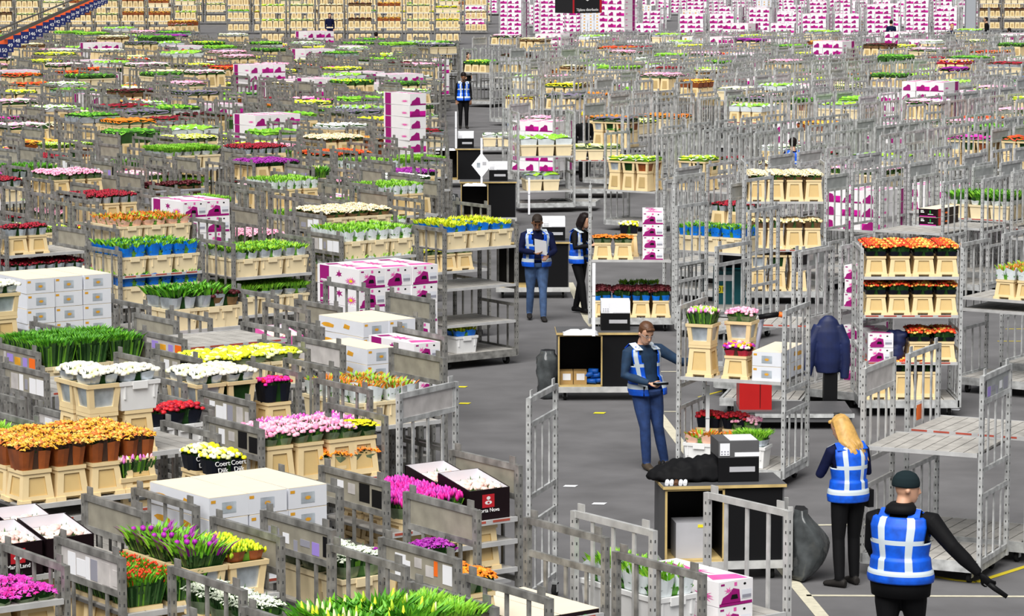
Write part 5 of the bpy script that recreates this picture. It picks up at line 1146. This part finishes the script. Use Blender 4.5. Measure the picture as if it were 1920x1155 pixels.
def post(px, py, z0, z1, label, sign=None):
    p = at(px, py, z0); root = thing('white_post', label, 'post', p, 0, 'white posts'); t = T(); t.box(-.022, .022, -.022, .022, 0, z1 - z0, 'paper'); t.box(-.026, .026, -.026, .026, (z1 - z0) * .55, (z1 - z0) * .55 + .01, 'mlog'); sub(root, 'pole', t)
    if sign:
        t = T(); h = sign; t.hexa([(0, -.03, -h), (h * .8, -.03, 0), (h * .8, -.026, 0), (0, -.026, -h), (-h * .8, -.03, 0), (0, -.03, h), (0, -.026, h), (-h * .8, -.026, 0)], 'paper'); t.box(-.1, -.03, -.033, -.03, -.05, .05, 'silver'); t.box(.02, .1, -.033, -.03, .0, .07, 'greytub'); o = sub(root, 'tilted_card', t); o.location = (0, 0, (z1 - z0) * .42)
post(1326, 860, .25, 1.12, 'white post at the front of the cart the man holds'); post(903, 346, .98, 1.98, 'white post with a tilted paper card on the desk', .27); post(855, 278, .98, 1.9, 'white post on the farthest desk'); post(1113, 630, .955, 1.95, 'white post on the desk with blue rolls'); post(992, 402, 0.02, .85, 'white post before the tulip cart behind the reading man')
t = T()
for (x, y, z, a, b, c) in ((0, 0, 0, .15, .13, .24), (-.03, 0, .2, .12, .10, .20), (.06, .02, .18, .12, .1, .22), (.13, 0, .3, .07, .07, .08)): eloft(t, [((x, y, z + q * c), a * w, b * w, (1, 0, 0), (0, 1, 0)) for q, w in ((0, .85), (.3, 1), (.7, .85), (1, .3))], 'navy', 16)
me = evalmesh(t, 'work_clothes', .014, 2); me.materials.clear(); me.materials.append(MATS['dblue']); o = link('work_jacket', me); lx_, z_ = s2.hit(1682, 679); o.location = s2.o + s2.ux * lx_ * .93 + s2.uy * .2 + Vector((0, 0, max(s2.shelves, key=lambda q: -abs(q - z_)) + .012)); tag(o, 'navy work clothes heaped beside boxes on the orange rose cart', 'jacket')
# ---------------------------------------------------------------- tugs, jacket on a stand
r = thing('electric_tug', 'teal electric tug with black seat and yellow plate 01', 'tug', at(1342, 596), 0)
t = T(); t.box(0, .5, 0, .9, .12, .78, 'teal', -.01, -.01); t.box(.0, .28, -.006, 0, .62, .72, 'paper'); t.box(.02, .15, -.012, -.004, .42, .54, 'yellow'); sub(r, 'body', t)
text('01', .12, 'black', r, (.085, -.014, .44), (PI / 2, 0, 0), 'number')
t = T(); eloft(t, [((.36, .55, z), rx, .05, (1, 0, 0), (0, 1, 0)) for z, rx in ((.78, .17), (.85, .22), (1.15, .22), (1.32, .17), (1.38, .06))], 'black', 22); sub(r, 'seat_back', t)
t = T(); t.tube([(.1 + .17 * math.cos(a), .3 + .12 * math.sin(a), 1.1 + .03 * math.sin(a)) for a in [k * PI / 8 for k in range(17)]], .016, 'mlog', 8, False); t.tube([(.1, .3, .78), (.1, .3, 1.1)], .03, 'steelR', 8); t.tube([(.0, .2, 1.12), (.03, .19, 1.12)], .03, 'tred', 8); t.tube([(.16, .19, 1.12), (.2, .2, 1.12)], .03, 'tred', 8); sub(r, 'steering_wheel', t)
t = T(); t.box(-.1, .8, .0, 1.0, .06, .13, 'black'); sub(r, 'chassis', t)
for x in (.05, .65): link('wheel', cmesh(('wheel',), lambda: (lambda q: (q.tube([(-.04, 0, .12), (.04, 0, .12)], .12, 'rubber', 18), q)[1])(T()), 'wheel'), r, loc=(x, .1, 0))
r = thing('electric_tug', 'red electric tug with low dark platform behind the man', 'tug', at(1402, 806), 0)
t = T(); t.box(-.10, .32, .15, .70, .24, .78, 'tred', .0, -.02); t.box(.165, .172, .148, .152, .26, .76, 'black'); sub(r, 'red_body', t)
t = T(); t.box(-.12, 1.35, 0, .9, .10, .24, 'deskm'); t.box(-.14, 1.38, -.02, .03, .16, .21, 'steelR'); sub(r, 'chassis', t)
t = T(); t.tube([(.10, .4, .7), (.16, .5, 1.1), (.22, .5, 1.42)], .03, 'mlog', 8); t.tube([(.16, .4, 1.42), (.42, .4, 1.46)], .035, 'black', 10); t.tube([(.42, .4, 1.46), (.5, .4, 1.44)], .036, 'orange', 10); sub(r, 'steering_column', t)
for x in (.05, 1.15): link('wheel', CACHE[('wheel',)], r, loc=(x, .06, 0))
r = thing('coat_stand', 'dark seat column of the red tug carrying a jacket', 'column', at(1556, 782), 0); t = T(); t.box(-.09, .09, -.06, .12, .0, .72, 'black'); t.box(-.2, .25, -.1, .3, 0, .1, 'black'); t.tube([(0, .03, .7), (0, .03, 1.25)], .03, 'black', 8); sub(r, 'column', t)
t = T(); J = [((0, 0, z), rx, ry, (1, 0, 0), (0, 1, 0)) for z, rx, ry in ((.60, .15, .10), (.75, .19, .12), (.95, .21, .13), (1.15, .19, .12), (1.30, .12, .09), (1.36, .05, .05))]; eloft(t, J, 'dblue', 22)
t.tube([(-.12, 0, 1.22), (-.22, -.02, 1.0), (-.25, -.03, .72), (-.27, -.02, .56)], [.08, .085, .07, .055], 'dblue', 12); t.tube([(.12, 0, 1.22), (.21, -.02, 1.0), (.23, -.02, .75), (.22, -.02, .52)], [.08, .085, .07, .055], 'dblue', 12)
me = evalmesh(t, 'navy_jacket', .012, 2); me.materials.clear(); me.materials.append(MATS['dblue']); o = link('jacket', me); o.location = at(1551, 782); tag(o, 'navy work jacket hanging over the seat column of the red tug', 'jacket')
r = thing('flat_trailer', 'low grey flat trailer left of the red tug', 'trailer', at(1338, 738), 0); t = T(); t.box(0, .95, 0, .7, .22, .36, 'steelR'); sub(r, 'bed', t)
for x in (.18, .8): link('wheel', CACHE[('wheel',)], r, loc=(x, .1, 0))
# ---------------------------------------------------------------- signs, column, floor lines
mat('navyb', (.0, .008, .10), .5); mat('redcap', (.75, .10, .02), .5); mat('signk', (.02, .02, .022), .5); mat('colgrey', (.33, .35, .38), .6)
nums = ['150', '149', '148', '147', '146', '145', '144', '143', '142', '141', '140', '139', '138', '137', '136', '135', '134', '133', '132', '131']
pxs = [6, 17, 31, 46, 60, 73, 84.5, 95.5, 107, 116.5, 126, 135, 143.5, 153, 161.5, 169.5, 177, 184, 190.5, 197]; bott = [108, 98, 89, 82, 75, 69, 62, 57, 51, 47, 42, 37, 33, 28, 24, 20, 16, 13, 10, 7]
for i, n_ in enumerate(nums):
    D = 97 + i * 3.7; s_ = 5800 / D; a = at(pxs[i], bott[i], 0); dr = (a - co.location); dr /= dr.y; P_ = co.location + dr * D
    r = thing('number_board', 'navy hanging board numbered %s' % n_, 'sign', P_, R(8), 'numbered lane boards'); t = T(); w = .30; t.box(-w / 2, w / 2, 0, .03, 0, .42, 'navyb'); t.box(-w / 2, w / 2, -.002, .032, .42, .56, 'redcap'); sub(r, 'board', t)
    text(n_, .17, 'txt', r, (0, -.006, .17), (PI / 2, 0, 0), 'number'); text(str(74 - i * 2 if i < 6 else 60 - i), .08, 'txt', r, (.04, -.006, .05), (PI / 2, 0, 0), 'small_number')
def bpt(i, dz):
    D = 97 + i * 3.7; a = at(pxs[i], bott[i], 0); dr = (a - co.location); dr /= dr.y; return co.location + dr * D + Vector((0, .05, dz))
t = T(); t.bar(bpt(0, .66) + (bpt(0, .66) - bpt(6, .66)) * .4, bpt(19, .66) + (bpt(19, .66) - bpt(12, .66)) * 1.2, .06, 'deskm', .12); t.bar(bpt(0, .95) + (bpt(0, .66) - bpt(6, .66)) * .4, bpt(19, .95) + (bpt(19, .66) - bpt(12, .66)) * 1.2, .05, 'deskm', .05); tag(obj('sign_rail', t), 'long dark rail carrying the numbered boards at upper left', 'rail')
p_ = at(1128, 24, 0); dr = p_ - co.location; dr /= dr.y; r = thing('hanging_sign', 'black corner sign with red edges hanging at top centre', 'sign', co.location + dr * 60, R(38)); t = T(); w = .72
t.box(-w, 0, 0, w * .75, 0, 1.0, 'signk'); t.box(-w, -w + .04, -.003, .0, 0, 1.0, 'logored'); t.box(-.05, 0.004, -.004, .0, 0, 1.0, 'logored'); t.box(0, .004, -.004, .06, 0, 1., 'logored'); sub(r, 'sign_box', t)
text('Tijdens distributie', .075, 'txt', r, (-w / 2, -.006, .04), (PI / 2, 0, 0)); text('Tijdens distributie', .06, 'txt', r, (.006, w * .4, .04), (PI / 2, 0, PI / 2))
t = T(); fan(t, 'f', [(.5 + .10 * math.cos(a), .36 + .13 * math.sin(a)) for a in [k * PI / 6 for k in range(12)]], (.5, .36), 'txt', w, 0.004, 1.0); fan(t, 'f', [(.5 + .05 * math.cos(a), .36 + .06 * math.sin(a)) for a in [k * PI / 6 for k in range(12)]], (.5, .36), 'redcap', w, .008, 1.0); o = sub(r, 'round_symbol', t); o.location = (-w / 2, -.004, 0)
t = T(); t.box(-.25, .25, 0, .5, 0, 9, 'colgrey'); o = struct('column', t); o.location = at(1819, 100)
def line(pts, w, m, label):
    t = T()
    for a, b in zip(pts, pts[1:]):
        A, B = at(*a), at(*b); d = (B - A).normalized(); n_ = Vector((-d.y, d.x, 0)) * w / 2; z = Vector((0, 0, .004)); t.quad([A - n_ + z, B - n_ + z, B + n_ + z, A + n_ + z], m)
    tag(obj('floor_marking', t), kind='structure')
mat('linew', (.62, .58, .45), .7, 0, .15); mat('liney', (.65, .52, .02), .6)
line([(1068, 530), (1102, 600), (1245, 790), (1290, 850), (1495, 1100), (1545, 1160)], .13, 'linew', ''); line([(1512, 1117), (1925, 1119)], .07, 'linew', ''); line([(1525, 985), (1640, 984)], .07, 'linew', ''); line([(1225, 697), (1270, 697)], .06, 'linew', ''); line([(1245, 772), (1270, 772)], .06, 'linew', '')
line([(1745, 1080), (1790, 1088), (1830, 1092), (1925, 1062)], .07, 'liney', ''); line([(1310, 745), (1355, 733), (1400, 748)], .05, 'liney', ''); line([(1885, 617), (1925, 617)], .05, 'liney', ''); line([(1870, 640), (1915, 640)], .05, 'liney', '')
for px, py, m in ((1068, 911, 'paper'), (1122, 944, 'paper'), (870, 756, 'yellow'), (864, 725, 'yellow'), (1123, 774, 'yellow'), (1788, 768, 'paper')):
    t = T(); t.quad([(-.08, -.05, 0), (.06, -.07, 0), (.1, .05, 0), (-.05, .06, 0)], m); o = obj('paper_scrap', t); o.location = at(px, py, .006); tag(o, '%s paper scrap on the floor, %s' % ('yellow' if m == 'yellow' else 'white', {1068: 'beside the orange marigolds', 1122: 'beyond the nearest desk', 870: 'left aisle edge, nearer one', 864: 'left aisle edge, farther one', 1123: 'before the open desk', 1788: 'behind the empty cart at right'}[px]), 'paper scrap')
